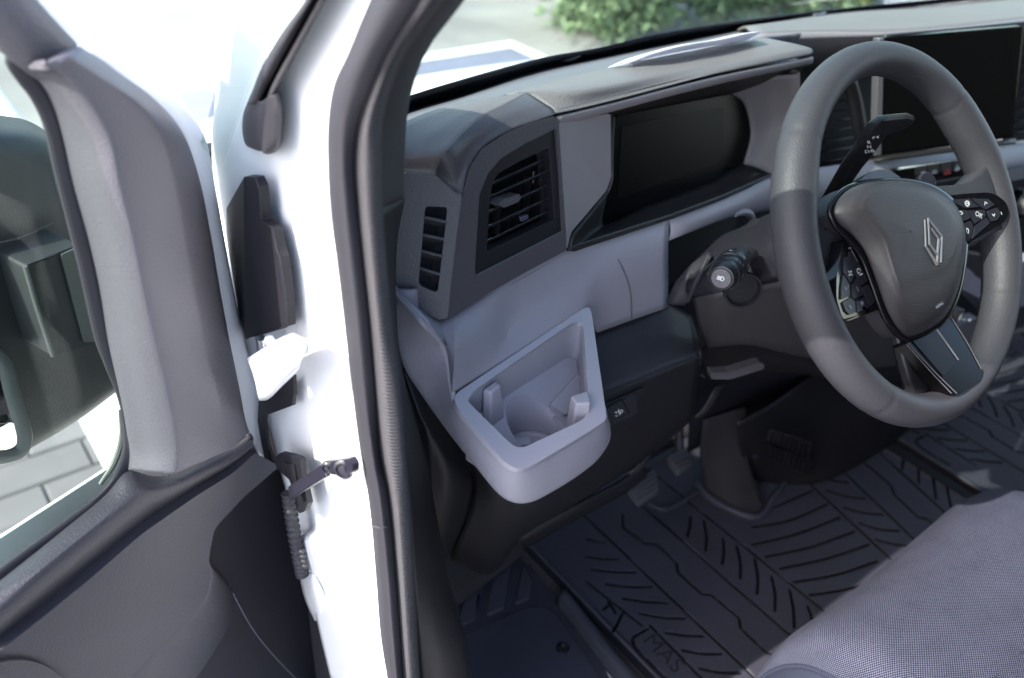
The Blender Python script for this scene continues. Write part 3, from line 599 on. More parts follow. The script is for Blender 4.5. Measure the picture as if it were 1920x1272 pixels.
# vent surround (soft grey) with its opening, then the black frame, louvres and inside
SUR = SEAM + [(1047, 225), (1053, 320), (1061, 433), (1062, 470), (985, 511), (910, 552)]
slab('vent_surround', [V_(*p) for p in SUR], .03, M['pod'], dash, r=.004, holes=[[V_(*p) for p in [(1043, 241), (986, 269), (939, 298), (915, 326), (899, 366), (890.5, 507), (893, 519), (1056, 434), (1050, 320)]]], bev=.003, bseg=3)
OP = [(1029, 278), (980, 300), (935, 325), (924, 343), (918, 380), (913, 472), (1040, 411)]
vf = slab('vent_frame', [V_(*p, -.003) for p in FR], .012, M['vblack'], dash, r=.003, holes=[[V_(*p, -.003) for p in OP]], hr=.002, bev=.0015, bseg=3)
tube('frame_bead', [V_(*p, -.0015) for p in [(893, 517), (980, 473), (1059, 432)]], .0012, M['silver'], vf, ns=8)
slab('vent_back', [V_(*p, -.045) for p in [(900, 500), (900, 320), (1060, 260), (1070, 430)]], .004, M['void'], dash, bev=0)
SL = [((926, 344), (1027, 297)), ((917, 371), (1029, 321)), ((914, 399), (1033, 346)), ((913, 427), (1034, 370)), ((913, 453), (1036, 393))]
for (a, b) in SL:
    A_, B_ = V_(*a, -.016), V_(*b, -.016); c = (A_ + B_) / 2; e = (B_ - A_) / 2
    u = unit(np.cross(VNn, unit(e))); f2 = unit(VNn * .85 + u * (.5 if u[2] > 0 else -.5))
    box('vent_slat', c, e, f2 * .0085, unit(np.cross(e, f2)) * .0011, M['vblack'], dash, bev=.0007)
for k in range(6):
    px = 935 + k * 18
    A_, B_ = V_(px, 355 - k * 8, -.034), V_(px - 4, 440 - k * 8, -.034)
    box('vane', (A_ + B_) / 2, (B_ - A_) / 2, VNn * .005, unit(np.cross(B_ - A_, VNn)) * .0012, M['void'], dash, bev=.0005)
kb = slab('vent_knob', [V_(*p, .0005) for p in ((934, 384), (945, 373), (974, 364), (977, 371), (972, 379), (945, 390))], .013, M['pod'], dash, r=.001, bev=.0015)
slab('knob_grip', [V_(*p, .0012) for p in ((951, 377), (970, 369.5), (971, 372), (952, 380))], .002, M['silver'], kb, bev=.0003)
slab('vent_clip', [V_(*p, -.024) for p in ((978, 408), (990, 402), (992, 410), (980, 416))], .004, M['dim'], dash, bev=.0005)
# end cap with the side window demister grille
CA, CN = plane3(X(735, 529, -.466), V_(841, 597, .001), V_(867, 366, .001))
if CN[1] > 0: CN = -CN
def C_(px, py, o=0.): return PL(px, py, CA + CN * o, CN)
GR = [(800, 387), (837, 389), (838, 395), (834, 432), (821, 545), (815, 548), (788, 536), (785, 528), (796, 404), (797, 392)]
CAP = [(773, 574), (735, 530), (741, 467), (755, 365), (757.5, 323), (816, 327), (855, 361), (867, 365), (856, 447), (846, 529), (840, 598), (823, 601)]
slab('end_cap', [C_(*p) for p in CAP], .025, M['pod'], dash, r=.004, holes=[[C_(*p) for p in GR]], hr=.002, bev=.0035, bseg=4)
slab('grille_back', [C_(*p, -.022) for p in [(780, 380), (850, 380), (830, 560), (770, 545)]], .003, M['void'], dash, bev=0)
for a, b in (((795, 413), (836, 422)), ((791, 446), (832, 454)), ((789, 476), (828, 486)), ((786, 508), (824, 520))):
    A_, B_ = C_(*a, -.004), C_(*b, -.004); e = (B_ - A_) / 2 * 1.05; u = unit(np.cross(CN, e)); u = u if u[2] > 0 else -u
    box('grille_bar', (A_ + B_) / 2 - CN * .004, e, unit(CN + u * .4) * .009, unit(np.cross(e, CN + u * .4)) * .0013, M['pod'], dash, bev=.0006)
# pod top: soft rolled edge, dark facet, sunlit flat
r0 = [V_(*p, .0008) for p in [(866, 368), (868, 365), (880, 316), (904, 279), (954, 247), (1000, 231), (1041, 216)]]
r1 = [C_(855, 362, .0006)] + [V_(*p, -.004) for p in [(857, 357), (866, 309), (893, 268), (947, 235), (993, 218), (1039, 205)]]
r2 = [C_(816, 328, .0006), C_(818, 320, .0006)] + [Z(*p, z) for p, z in zip([(832, 290), (864, 254), (905, 219), (958, 192), (990, 174)], (1.392, 1.398, 1.402, 1.403, 1.402))]
r3 = [C_(757.5, 324, .0006), C_(758, 316, .0006)] + [Z(*p, z) for p, z in zip([(762, 298), (800, 262), (850, 225), (905, 196), (950, 178)], (1.389, 1.399, 1.403, 1.404, 1.403))]
r4 = [Z(*p, 1.403) for p in [(700, 300), (700, 292), (720, 262), (765, 226), (839, 200), (890, 189), (948, 177)]]
G('pod_top', [[p - VNn * -.0 - np.array([0, -.006, .004]) for p in r0], r0, r1, r2], M['pod'], dash, nu=5, nv=5, v=.006, th=.0008, auto=60)
G('pod_deck', [r2, r3, r4], M['pad'], dash, nu=5, nv=4, v='l', th=.0008)
# pad above the instruments with its rolled lip
B0 = [Z(*p, z) for p, z in zip([(948, 177), (1040, 151), (1143, 127), (1187, 117), (1300, 95), (1417, 71), (1432, 70)], (1.403, 1.401, 1.397, 1.394, 1.389, 1.385, 1.384))]
B1 = [Z(*p, z) for p, z in zip([(990, 174), (1065, 174), (1155, 160), (1215, 146), (1330, 118), (1460, 88), (1490, 82)], (1.402, 1.402, 1.399, 1.396, 1.391, 1.387, 1.386))]
B2 = [Y(*p, y) for p, y in zip([(1037, 205), (1085, 196), (1165, 177), (1240, 158), (1350, 128), (1495, 95), (1524, 91)], (.246, .249, .255, .262, .272, .284, .287))]
B3 = [Y(*p, y) for p, y in zip([(1040, 216), (1086, 206), (1166, 186), (1241, 166), (1351, 139), (1496, 110), (1525, 103)], (.240, .243, .249, .256, .266, .278, .281))]
B4 = [p + np.array([0, .012, -.003]) for p in B3]
G('instrument_hood', [B0, B1, B2, B3, B4], M['pad'], dash, nu=5, nv=5, v=.006, th=.004, auto=60)
C1 = [Y(*p, y) for p, y in zip([(1042, 218), (1086, 207.5), (1166, 188), (1241, 168), (1351, 141), (1496, 112), (1523, 106)], (.243, .246, .252, .259, .269, .281, .284))]
C2 = [Y(*p, y) for p, y in zip([(1046, 231), (1088, 221), (1168, 200), (1243, 180), (1353, 153), (1490, 124), (1521, 117)], (.250, .252, .258, .265, .274, .286, .289))]
C3 = [p + np.array([0, .05, -.004]) for p in C2]
G('hood_trim', [C1, C2, C3], M['cluster'], dash, nu=4, nv=4, v=.003, th=.003)
# deck down to the glass
D1_ = [Z(*p, z) for p, z in zip([(700, 292), (765, 227), (841, 199), (948, 177), (1143, 127), (1187, 117), (1300, 95), (1417, 71), (1500, 62)], (1.40, 1.40, 1.40, 1.40, 1.395, 1.392, 1.387, 1.383, 1.38))]
D1b = [p + np.array([0, .004, -.018]) for p in D1_]
D2_ = [Z(*p, z) for p, z in zip([(700, 268), (768, 222), (845, 196), (955, 164), (1128, 121), (1190, 107), (1302, 85), (1420, 62), (1500, 48)], [1.355] * 9)]
D3_ = [Z(*p, 1.315) for p in [(700, 228), (771, 205), (886, 172), (1000, 133), (1135, 105.5), (1239, 83.5), (1330, 66), (1420, 48), (1500, 34)]]
D4_ = [p + np.array([.0, .12, -.06]) for p in D3_]
G('dash_deck', [D1_, D1b, D2_, D3_, D4_], M['deck'], dash, nu=4, nv=4, v='l', th=.003)
# instrument recess
lp = [Y(*p, y) for p, y in zip([(1048, 232), (1050, 228), (1145, 213), (1146, 333), (1137, 358), (1103, 398), (1071, 436), (1063, 469), (1062, 433)], (.243, .243, .262, .252, .250, .236, .222, .214, .217))]
slab('instrument_cheek', lp, .012, M['cluster'], dash, r=.004, bev=.0015)
SA, SN = plane3(Y(1153, 220, .330), Y(1402, 216, .330), Y(1201, 388, .302))
if SN[1] > 0: SN = -SN
def Sc(px, py, o=0.): return PL(px, py, SA + SN * o, SN)
slab('instrument_glass', [Sc(*p) for p in [(1152, 218), (1260, 198), (1374, 177), (1395, 194), (1405, 228), (1407, 256), (1393, 307), (1335, 341), (1201, 391), (1140, 421), (1127, 421), (1139, 350), (1148, 300)]], .006, M['lens'], dash, r=.01, bev=.001)
slab('instrument_screen', [Sc(*p, .0008) for p in [(1166, 238), (1350, 201), (1357, 205), (1352, 300), (1340, 310), (1160, 372), (1158, 365)]], .0004, M['screen'], dash, r=.002, bev=0)
fo = [(1146, 213, .262), (1147, 280, .256), (1147, 333, .252), (1138, 359, .250), (1104, 400, .236), (1072, 438, .222), (1064, 471, .214), (1160, 439, .228), (1260, 407, .240), (1360, 369, .252), (1452, 329, .265)]
fi = [(1154, 219), (1150, 300), (1144, 335), (1138, 370), (1130, 405), (1129, 421), (1134, 423), (1204, 391), (1290, 360), (1340, 340), (1394, 307)]
A_ = [Y(*p) for p in fo]; B_ = [Sc(*p, .002) for p in fi]
G('instrument_frame', [[a + np.array([0, .003, -.003]) for a in A_], A_, [a * .5 + b * .5 + np.array([0, .004, -.006]) for a, b in zip(A_, B_)], B_], M['cframe'], dash, u=.006, v='s', nu=4, nv=4, th=.004)
A_ = [Sc(*p, .002) for p in [(1372, 176), (1396, 194), (1406, 228), (1408, 256), (1394, 308)]]; B_ = [Y(*p) for p in [(1500, 138, .285), (1500, 175, .283), (1498, 220, .280), (1490, 262, .275), (1453, 330, .266)]]
G('instrument_side', [A_, [a * .4 + b * .6 + np.array([.004, .012, 0]) for a, b in zip(A_, B_)], B_, [b + np.array([.02, .05, 0]) for b in B_]], M['cluster'], dash, nu=5, nv=4, th=.004)
A_ = [c + np.array([0, .004, -.002]) for c in C2]; B_ = [Sc(*p, .004) for p in [(1100, 226), (1140, 219), (1153, 217), (1240, 201), (1330, 184), (1420, 166), (1500, 136)]]
G('hood_underside', [A_, B_], M['cframe'], dash, v='l', nv=4, th=.003)
# light grey lower fascia and storage bin
BP, BN = plane3(Z(850, 743, 1.186), Z(1101, 577, 1.184), Z(973, 880, 1.152))
if BN[2] < 0: BN = -BN
def Bn(px, py, o=0.): return PL(px, py, BP + BN * o, BN)
ft = [X(735, 532, -.474), C_(773, 573, -.012), C_(823, 600, -.012), V_(850, 585, -.012), V_(960, 525, -.012), V_(1062, 468, -.012), Y(1120, 452, .232), Y(1150, 442, .236), Y(1183, 431, .240), Y(1253, 408, .248)]
fm = [X(735, 534, -.475), X(784, 588, -.468), C_(832, 630, .006), Bn(852, 668, .035), Y(955, 603, .196), Y(1046, 548, .205), Y(1110, 512, .212), Y(1152, 500, .214), Y(1182, 489, .217), Y(1253, 467, .224)]
fb = [X(733, 537, -.477), X(795, 603, -.470), C_(838, 655, .008), Bn(847, 741, 0), Bn(940, 682, .001), Bn(1030, 624, .001), Bn(1100, 577.5, .001), Y(1121, 624, .206), Y(1184, 601, .210), Y(1253, 577, .216)]
G('lower_fascia', [[p + np.array([0, .003, -.012]) for p in ft], ft, fm, fb], M['band'], dash, u='l', v='s', nu=5, nv=8, th=.004, auto=30)
stroke('fascia_joint', [cr([Y(1133, 450, .2325), Y(1151, 475, .2225), Y(1166, 500, .2125), Y(1182, 545, .2085), Y(1185, 598, .2075)], 6)], .0012, M['silver'], dash, np.array([0, -1, .3]))
pa = [X(733, 537, -.477), X(795, 603, -.470), C_(838, 655, .008), Bn(847, 741), Bn(855, 768, -.003), Bn(900, 820, -.006), Bn(944, 869, -.008), Bn(974, 884, -.008), Bn(1012, 869, -.007), Bn(1080, 829, -.006), Bn(1124, 800, -.006), Bn(1137, 785, -.006), Bn(1136, 760, -.006)]
pb = [X(728, 541, -.476), X(735, 611, -.470), X(756, 690, -.466), Y(800, 756, .192), Y(850, 822, .158), Y(895, 879, .112), Y(937, 932, .086), Y(969, 946, .078), Y(1002, 942, .074), Y(1070, 902, .077), Y(1116, 868, .084), Y(1141, 831, .100), Y(1141, 800, .118)]
pmid = [a * .45 + b * .55 for a, b in zip(pa, pb)]
for i in range(4, 12): pmid[i] = pmid[i] + unit(np.array([pmid[i][0] + .36, pmid[i][1] - .13, 0])) * .004
G('bin_skirt', [pa, pmid, pb, [p + (np.array([-.36, .16, p[2] - .01]) - p) * .2 for p in pb]], M['band'], dash, u=.016, v='s', nu=5, nv=6, th=.004, auto=50)
ro = [(850, 741), (1096, 577), (1104, 576), (1109, 584), (1136, 772), (1137, 786), (1127, 795), (1000, 872), (973, 882), (946, 868), (857, 766)]
ri = [(876, 750), (891, 731), (1073, 605), (1090, 604), (1095, 618), (1104, 765), (1101, 778), (1088, 790), (985, 838), (972, 840), (958, 833), (884, 760)]
brn = slab('storage_bin', [Bn(*p, .0022) for p in ro], .006, M['bin'], dash, r=.010, holes=[[Bn(*p, .0022) for p in ri]], hr=.008, bev=.0035, bseg=4)
# inside of the bin: walls, sloping floor, cup well
def bowl(name, P, Q, mat, parent, **k):
    P = fillet(P, .009, True); Q = fillet(Q, .006, True)
    return G(name, [P + [P[0]], [p * .9 + q * .1 + (q - p) * .0 + np.array([0, 0, -.004]) for p, q in zip(P, Q)] + [P[0] * .9 + Q[0] * .1 + np.array([0, 0, -.004])], Q + [Q[0]]], mat, parent, u='l', nu=1, v='l', nv=3, th=.002, **k)
top = [Bn(*p, -.001) for p in ri]; cen = np.mean(top, 0)
fl = []
for p in top:
    q = cen + (p - cen) * .97; q[2] = 1.108 + (.018 if p[0] > -.30 else 0); fl.append(q)
bowl('bin_wall', top, fl, M['bin'], brn, face=cen + np.array([0, 0, .02]))
FP, FN = plane3(Z(948, 763, 1.142), Z(1073, 677, 1.134), Z(1010, 790, 1.124))
if FN[2] < 0: FN = -FN
def Fl(px, py, o=0.): return PL(px, py, FP + FN * o, FN)
cc = Z(1004, 806, 1.119); cr_ = .031
cup = [cc + cr_ * np.array([math.cos(t), math.sin(t), 0]) for t in np.linspace(0, 2 * math.pi, 28, endpoint=False)]
def onF(p): q = np.array(p, float); q[2] = FP[2] - (FN[0] * (q[0] - FP[0]) + FN[1] * (q[1] - FP[1])) / FN[2]; return q
led = [onF(cen + (p - cen) * .985) for p in top]
slab('bin_floor', led, .006, M['bin'], brn, r=.006, holes=[[onF(p) for p in cup]], bev=.002, bseg=3)
G('cup_well', [[onF(p) for p in cup] + [onF(cup[0])], [p * .06 + (cc + (p - cc) * .93) * .94 + np.array([0, 0, -.022 if True else 0]) for p in cup + [cup[0]]], [cc + (p - cc) * .90 + np.array([0, 0, -.026]) for p in cup + [cup[0]]]], M['bin'], brn, nu=2, nv=3, v=.002, th=.002, face=cc + np.array([0, 0, .05]))
lathe('well_floor', cc + np.array([0, 0, -.028]), (0, 0, 1), [(.030, 0), (.030, .002), (.0235, .003), (.021, .0012), (.0005, .0012)], M['bin'], brn, ns=32)
def post(name, base, tip, mat, parent, h_base):
    V = [onF(b) + np.array([0, 0, h_base]) for b in base] + list(tip); F = [(0, 1, 5, 4), (1, 2, 6, 5), (2, 3, 7, 6), (3, 0, 4, 7), (4, 5, 6, 7)]
    return mk(name, V, F, mat, parent, bev=.0022, bseg=3)
zt = 1.180
tp_ = [Z(*p, zt) for p in ((905, 730), (929, 713), (939, 722), (921, 737))]
post('bin_rib', [Z(903, 792, 1.142), Z(932, 775, 1.142), Z(953, 785, 1.135), Z(923, 808, 1.135)], tp_, M['bin'], brn, -.02)
tp_ = [Z(*p, 1.166) for p in ((1070, 742), (1103, 731), (1108, 756), (1080, 758))]
post('bin_rib', [Z(1058, 782, 1.13), Z(1100, 775, 1.13), Z(1108, 806, 1.125), Z(1074, 806, 1.125)], tp_, M['bin'], brn, -.02)
tp_ = [Z(*p, 1.106) for p in ((965, 818), (995, 817), (999, 832), (958, 835))]
post('bin_rib', [q - np.array([0, 0, .012]) + (q - tp_[0]) * .1 for q in tp_], tp_, M['bin'], brn, -.04)
tp_ = [Fl(*p, .006) for p in ((1032, 758), (1085, 700), (1097, 722), (1062, 779))]
slab('bin_step', tp_, .012, M['bin'], brn, r=.004, bev=.002)
# rest of the fascia, right of the pocket
ft = [Y(*p) for p in [(1253, 408, .248), (1360, 369, .258), (1452, 329, .268), (1560, 311, .27), (1650, 297, .262), (1750, 281, .25), (1860, 267, .235), (1960, 254, .22)]]
fb = [Y(*p) for p in [(1253, 452, .236), (1370, 408, .25), (1448, 395, .262), (1560, 378, .255), (1690, 345, .24), (1750, 343, .228), (1860, 322, .212), (1960, 303, .20)]]
G('upper_fascia', [[p + np.array([0, .003, -.010]) for p in ft], ft, [a * .5 + b * .5 + np.array([0, -.006, .002]) for a, b in zip(ft, fb)], fb, [p + np.array([0, .03, -.002]) for p in fb]], M['band'], dash, u='s', v='s', nu=4, nv=5, th=.004)
pk = [Y(*p) for p in [(1253, 577, .217), (1253, 456, .236), (1266, 443, .237), (1377, 404, .251), (1394, 412, .254), (1420, 440, .256), (1400, 560, .225), (1300, 600, .215)]]
slab('pocket_back', [p + np.array([.03, .06, -.01]) for p in pk], .004, M['dark'], dash, bev=0)
pkr = pk[:5]
G('pocket_rim', [pkr, [p + np.array([.006, .06, -.004]) for p in pkr]], M['pocket'], dash, u=.006, v='l', th=.002, face=(-.1, .22, 1.2))
tube('pocket_edge', [Y(1378, 403, .2495), Y(1392, 398, .251), Y(1405, 402, .254), Y(1412, 416, .256)], [.003, .005, .006, .004], M['band'], dash, ns=10)
# knee panel and lower panels
kt = [Y(*p) for p in [(1040, 690, .20), (1119, 626, .21), (1184, 603, .214), (1254, 573, .219), (1296, 598, .222)]]
kc = [Y(*p) for p in [(1050, 790, .148), (1137, 737, .152), (1200, 712, .155), (1262, 687, .158), (1317, 664, .162)]]
G('knee_panel', [[p + np.array([0, .02, .0]) for p in kt], kt, kc, [p + np.array([0, .006, -.02]) for p in kc]], M['knee'], dash, u='l', v=.010, nu=4, th=.004, auto=60)
r_ = [[(852, 815, .190), (905, 870, .165), (1000, 860, .150), (1060, 785, .150), (1137, 739, .1535), (1230, 701, .158), (1317, 666, .163)],
      [(887, 885, .196), (930, 930, .17), (1000, 930, .155), (1070, 870, .154), (1145, 812, .157), (1225, 762, .162), (1310, 720, .168)],
      [(882, 953, .208), (930, 985, .185), (985, 975, .172), (1075, 915, .168), (1160, 855, .172), (1235, 808, .176), (1301, 768, .182)],
      [(846, 1042, .245), (914, 1070, .235), (980, 1002, .205), (1080, 940, .195), (1190, 868, .20), (1245, 826, .205), (1294, 786, .21)],
      [(850, 1050, .30), (918, 1078, .30), (984, 1006, .26), (1084, 944, .24), (1192, 872, .24), (1248, 830, .24), (1296, 790, .24)]]
G('under_panel', [[Y(*p) for p in r] for r in r_], M['dark'], dash, nu=5, nv=5, th=.004)
G('knee_side', [[Y(1296, 598, .222), Y(1317, 664, .162), Y(1310, 720, .168), Y(1294, 786, .21)], [p + np.array([.006, .08, 0]) for p in [Y(1296, 598, .222), Y(1317, 664, .162), Y(1310, 720, .168), Y(1294, 786, .21)]]], M['dark'], dash, v='l', u='l', th=.003, face=(.3, .1, 1.1))
stroke('under_panel_joint', [cr([Y(884, 937, .1985), Y(930, 942, .173), Y(974, 947, .1605)], 8)], .001, M['cframe'], dash, np.array([0, -1, 0]))
G('side_panel', [[X(757, 690, -.462), X(783, 760, -.462), X(798, 800, -.46), X(803, 930, -.455), X(810, 1056, -.45)], [X(800, 756, -.448), X(830, 830, -.44), X(845, 880, -.436), X(840, 960, -.432), X(828, 1048, -.43)], [Y(852, 815, .192), Y(886, 884, .199), Y(889, 905, .201), Y(881, 953, .211), Y(845, 1043, .248)]], M['dark'], dash, nu=6, nv=5, th=.004)
G('lower_bar', [[Y(*p) for p in r] for r in ([(970, 1008, .235), (1085, 945, .215), (1180, 892, .21), (1202, 870, .21)], [(974, 1018, .232), (1088, 954, .212), (1184, 900, .207), (1208, 876, .207)], [(984, 1030, .25), (1096, 966, .23), (1192, 912, .225), (1216, 886, .225)])], M['dark'], dash, nu=5, nv=4, th=.004)
G('trim_edge', [[Y(*p) for p in r] for r in ([(1178, 888, .207), (1196, 874, .205), (1212, 858, .207)], [(1184, 893, .205), (1203, 880, .203), (1222, 852, .207)])], M['cframe'], dash, nu=5, nv=3, th=.002)
G('trim_edge', [[Y(*p) for p in r] for r in ([(1303, 783, .21), (1318, 768, .206), (1334, 742, .204), (1341, 729, .206), (1353, 721, .21)], [(1306, 788, .21), (1325, 775, .204), (1342, 752, .202), (1351, 735, .204), (1360, 721, .21)])], M['cframe'], dash, nu=5, nv=3, th=.002)
# headlamp level switches
def Kp(px, py, o=0.): return PL(px, py, KA + KN * o, KN)
KA, KN = plane3(Y(1137, 760, .1555), Y(1204, 730, .1592), Y(1195, 780, .1625))
if KN[1] > 0: KN = -KN
slab('switch_recess', [Kp(*p, .003) for p in ((1134, 758), (1206, 728), (1197, 773), (1142, 800))], .004, M['void'], dash, r=.001, bev=.0008)
tube('recess_lip', [Kp(1136, 759, .004), Kp(1170, 744, .004), Kp(1205, 729, .004)], .0012, M['dark'], dash, ns=8)
for poly, lipp in (([(1142, 767), (1168, 753), (1179, 775), (1150, 788)], [(1150, 789), (1179, 776), (1181, 783), (1153, 796)]), ([(1169.5, 752), (1193, 741), (1195, 768), (1180.5, 774)], [(1180.5, 775), (1195, 769), (1194.5, 775), (1182, 782)]), ([(1132, 772), (1141, 768), (1149, 789), (1136, 795)], [(1137, 796), (1149, 790), (1151, 797), (1140, 802)])):
    sw = slab('switch', [Kp(*p, .009) for p in poly], .006, M['knee'], dash, bev=.0006)
    slab('switch_lip', [Kp(*p, .0085) for p in lipp], .006, M['knee'], sw, bev=.0006)
wl = lambda L, o=.0094: [[Kp(1152 + x * .173 - 52 * .0, 700 + y * .173, o) if False else Kp(1100 + x * .173, 700 + y * .173, o) for x, y in l] for l in L]
stroke('headlamp_symbol', wl([[(305, 428), (315, 420), (328, 432)], [(315, 460), (326, 470), (335, 455)], [(345, 395), (355, 425), (362, 452)], [(338, 410), (368, 440)], [(350, 440), (378, 430)], [(365, 405), (380, 398), (392, 410), (385, 428), (370, 430), (363, 412), (366, 404)]]), .0011, M['white'], dash, KN)
# instrument hood side, centre upper dash, vents, display
T0 = [Z(*p, z) for p, z in zip([(1380, 57), (1492, 36), (1605, 22), (1745, 12), (1960, -14)], [1.325] * 5)]
T1 = [Y(*p) for p in [(1412, 63, .365), (1540, 59.5, .345), (1661, 60, .315), (1790, 50, .285), (1960, 31, .25)]]
T1b = [Y(*p) for p in [(1412, 76, .36), (1540, 70, .34), (1661, 66, .312), (1790, 55, .282), (1960, 37, .247)]]
T2 = [Y(*p) for p in [(1412, 140, .375), (1540, 125, .355), (1661, 120, .325), (1790, 110, .30), (1960, 95, .27)]]
G('centre_pad', [T0, [a * .5 + b * .5 + np.array([0, 0, .008]) for a, b in zip(T0, T1)], T1], M['pad'], dash, nu=5, nv=5, th=.004)
G('centre_front', [T1, T1b, T2], M['cluster'], dash, nu=5, nv=4, v=.004, th=.003)
tube('screen_top_trim', [Y(1661, 66, .302), Y(1790, 54.5, .272), Y(1960, 37, .236)], .0022, M['silver'], dash, ns=8)
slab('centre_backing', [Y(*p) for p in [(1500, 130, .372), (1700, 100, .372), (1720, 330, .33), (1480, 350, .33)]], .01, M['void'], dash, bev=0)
for k in range(8):
    t = k / 7; a = Y(1538 + 4 * t, 176 + 128 * t, .335); b = Y(1598 + 16 * t, 168 + 122 * t, .330)
    box('centre_vent_slat', (a + b) / 2, (b - a) / 2, np.array([0, -.008, .004]), np.array([0, .0005, .001]), M['vblack'], dash, bev=.0006)
G('vent_edge', [[Y(*p) for p in ((1586, 150, .318), (1598, 190, .312), (1610, 250, .30), (1618, 300, .295))], [Y(*p) for p in ((1606, 148, .314), (1618, 190, .308), (1628, 250, .298), (1632, 300, .292))]], M['vblack'], dash, nu=5, nv=3, th=.01)
def Ds(px, py, o=0.): return PL(px, py, XA + XN * o, XN)
XA, XN = plane3(Y(1655, 75, .300), Y(1648, 291, .262), Y(1905, 53, .215))
if XN[1] > 0: XN = -XN
ds = slab('display', [Ds(*p) for p in [(1656, 71), (1918, 49), (1898, 259), (1650, 293)]], .012, M['screen'], dash, r=.003, bev=.001)
slab('display_edge', [Ds(*p, .003) for p in [(1648, 73), (1658, 72), (1653, 292), (1641, 293)]], .014, M['silver'], ds, bev=.0012)
slab('display_glass', [Ds(*p, .0012) for p in [(1661, 74), (1912, 53), (1893, 254), (1655, 287)]], .001, M['lens'], ds, r=.002, bev=.0003)
G('display_ledge', [[Ds(1640, 294, .0), Ds(1760, 278, .0), Ds(1905, 259, 0)], [Ds(1640, 300, .012), Ds(1760, 285, .012), Ds(1905, 266, .012)]], M['dark'], dash, v='l', nu=4, th=.004)
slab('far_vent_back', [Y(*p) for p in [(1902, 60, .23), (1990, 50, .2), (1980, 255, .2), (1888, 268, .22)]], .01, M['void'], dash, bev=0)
for k in range(9):
    t = k / 8; a = Y(1918 - 20 * t, 80 + 170 * t, .215); b = Y(1985 - 18 * t, 72 + 168 * t, .19)
    box('far_vent_slat', (a + b) / 2, (b - a) / 2, np.array([0, -.008, .004]), np.array([0, .0005, .001]), M['vblack'], dash, bev=.0006)
tube('far_vent_edge', [Y(1919, 52, .205), Y(1909, 150, .19), Y(1898, 258, .18)], .0014, M['dark'], dash, ns=8)
# hazard switch row
HA, HN = plane3(Y(1680, 319, .228), Y(1805, 300, .213), Y(1748, 341, .214))
if HN[1] > 0: HN = -HN
def Hp(px, py, o=0.): return PL(px, py, HA + HN * o, HN)
hz = slab('switch_row', [Hp(*p) for p in [(1678, 319), (1800, 300), (1860, 292), (1862, 318), (1812, 330), (1748, 341), (1692, 336)]], .008, M['gloss'], dash, r=.002, bev=.001)
for k, (a, b) in enumerate(((1716, 1738), (1740, 1762), (1764, 1785), (1787, 1808))):
    f_ = lambda x, t: 322 - (x - 1716) * .155 + t
    slab('row_switch', [Hp(a, f_(a, -8), .001), Hp(b, f_(b, -8), .001), Hp(b, f_(b, 9), .001), Hp(a, f_(a, 9), .001)], .002, M['vblack'], hz, bev=.0005)
hl = lambda L: [[Hp(*p, .0014) for p in l] for l in L]
stroke('hazard_triangle', hl([[(1770, 327), (1775, 315), (1782, 325), (1770, 327)], [(1773, 325), (1776, 319), (1779, 324)]]), .0022, M['red'], hz, HN)
stroke('lock_symbol', hl([[(1792, 319), (1799, 317.5)], [(1792, 316), (1799, 314.5)], [(1793, 314), (1794, 311), (1796, 311)]]), .0026, M['white'], hz, HN)
stroke('rear_window_symbol', hl([[(1748, 321), (1756, 320)], [(1748, 325), (1757, 324)]]), .0022, M['dim'], hz, HN)
stroke('traction_symbol', hl([[(1727, 327), (1734, 326)], [(1728, 324), (1734, 323)]]), .002, M['white'], hz, HN)
# centre stack below
for nm, ps, mt in (('stack_panel', [(1690, 350, .26), (1960, 300, .215), (1990, 520, .17), (1700, 560, .22)], 'dark'), ('stack_rail', [(1880, 322, .195), (1970, 305, .185), (1970, 325, .18), (1884, 343, .19)], 'deck'), ('stack_cheek', [(1808, 498, .15), (1843, 526, .145), (1841, 562, .14), (1796, 539, .145)], 'band'), ('stack_top', [(1770, 470, .16), (1850, 480, .15), (1843, 524, .147), (1809, 496, .152)], 'cframe'), ('stack_pocket', [(1740, 530, .17), (1796, 543, .15), (1836, 584, .14), (1830, 640, .13), (1740, 660, .16)], 'void'), ('stack_tray', [(1790, 612, .12), (1836, 596, .11), (1832, 640, .105), (1800, 680, .11), (1770, 650, .12)], 'deck'), ('stack_tray', [(1896, 500, .13), (1970, 470, .12), (1970, 560, .11), (1896, 580, .12)], 'band')):
    slab(nm, [Y(*p) for p in ps], .02, M[mt], dash, r=.006, bev=.002)
ky = slab('charging_socket', [Y(*p) for p in ((1786, 585, .12), (1800, 579, .118), (1808, 583, .116), (1802, 598, .115), (1792, 606, .117), (1785, 598, .12))], .012, M['silver'], dash, r=.002, bev=.001)
tube('socket_rim', [Y(1800, 580, .113), Y(1806, 584, .112), Y(1797, 601, .112)], .0018, M['metal'], ky, ns=8)
lathe('socket_pin', Y(1807, 600, .112), (-.5, -.8, .3), [(.0035, 0), (.0035, .004), (.002, .005)], M['metal'], ky, ns=14)
lathe('socket_pin', Y(1818, 601, .112), (-.5, -.8, .3), [(.004, 0), (.004, .002), (.002, .004)], M['metal'], ky, ns=6)
kc_ = Y(1922, 383, .165)
kn = lathe('climate_knob', kc_, (-.25, -.93, .25), [(.019, -.012), (.019, .0), (.0175, .004), (.0165, .012), (.0145, .0145), (.012, .0135), (.0005, .0135)], M['metal'], dash, ns=40)
lathe('knob_base', kc_, (-.25, -.93, .25), [(.026, -.016), (.026, -.004), (.022, -.002), (.0005, -.002)], M['gloss'], kn, ns=40)

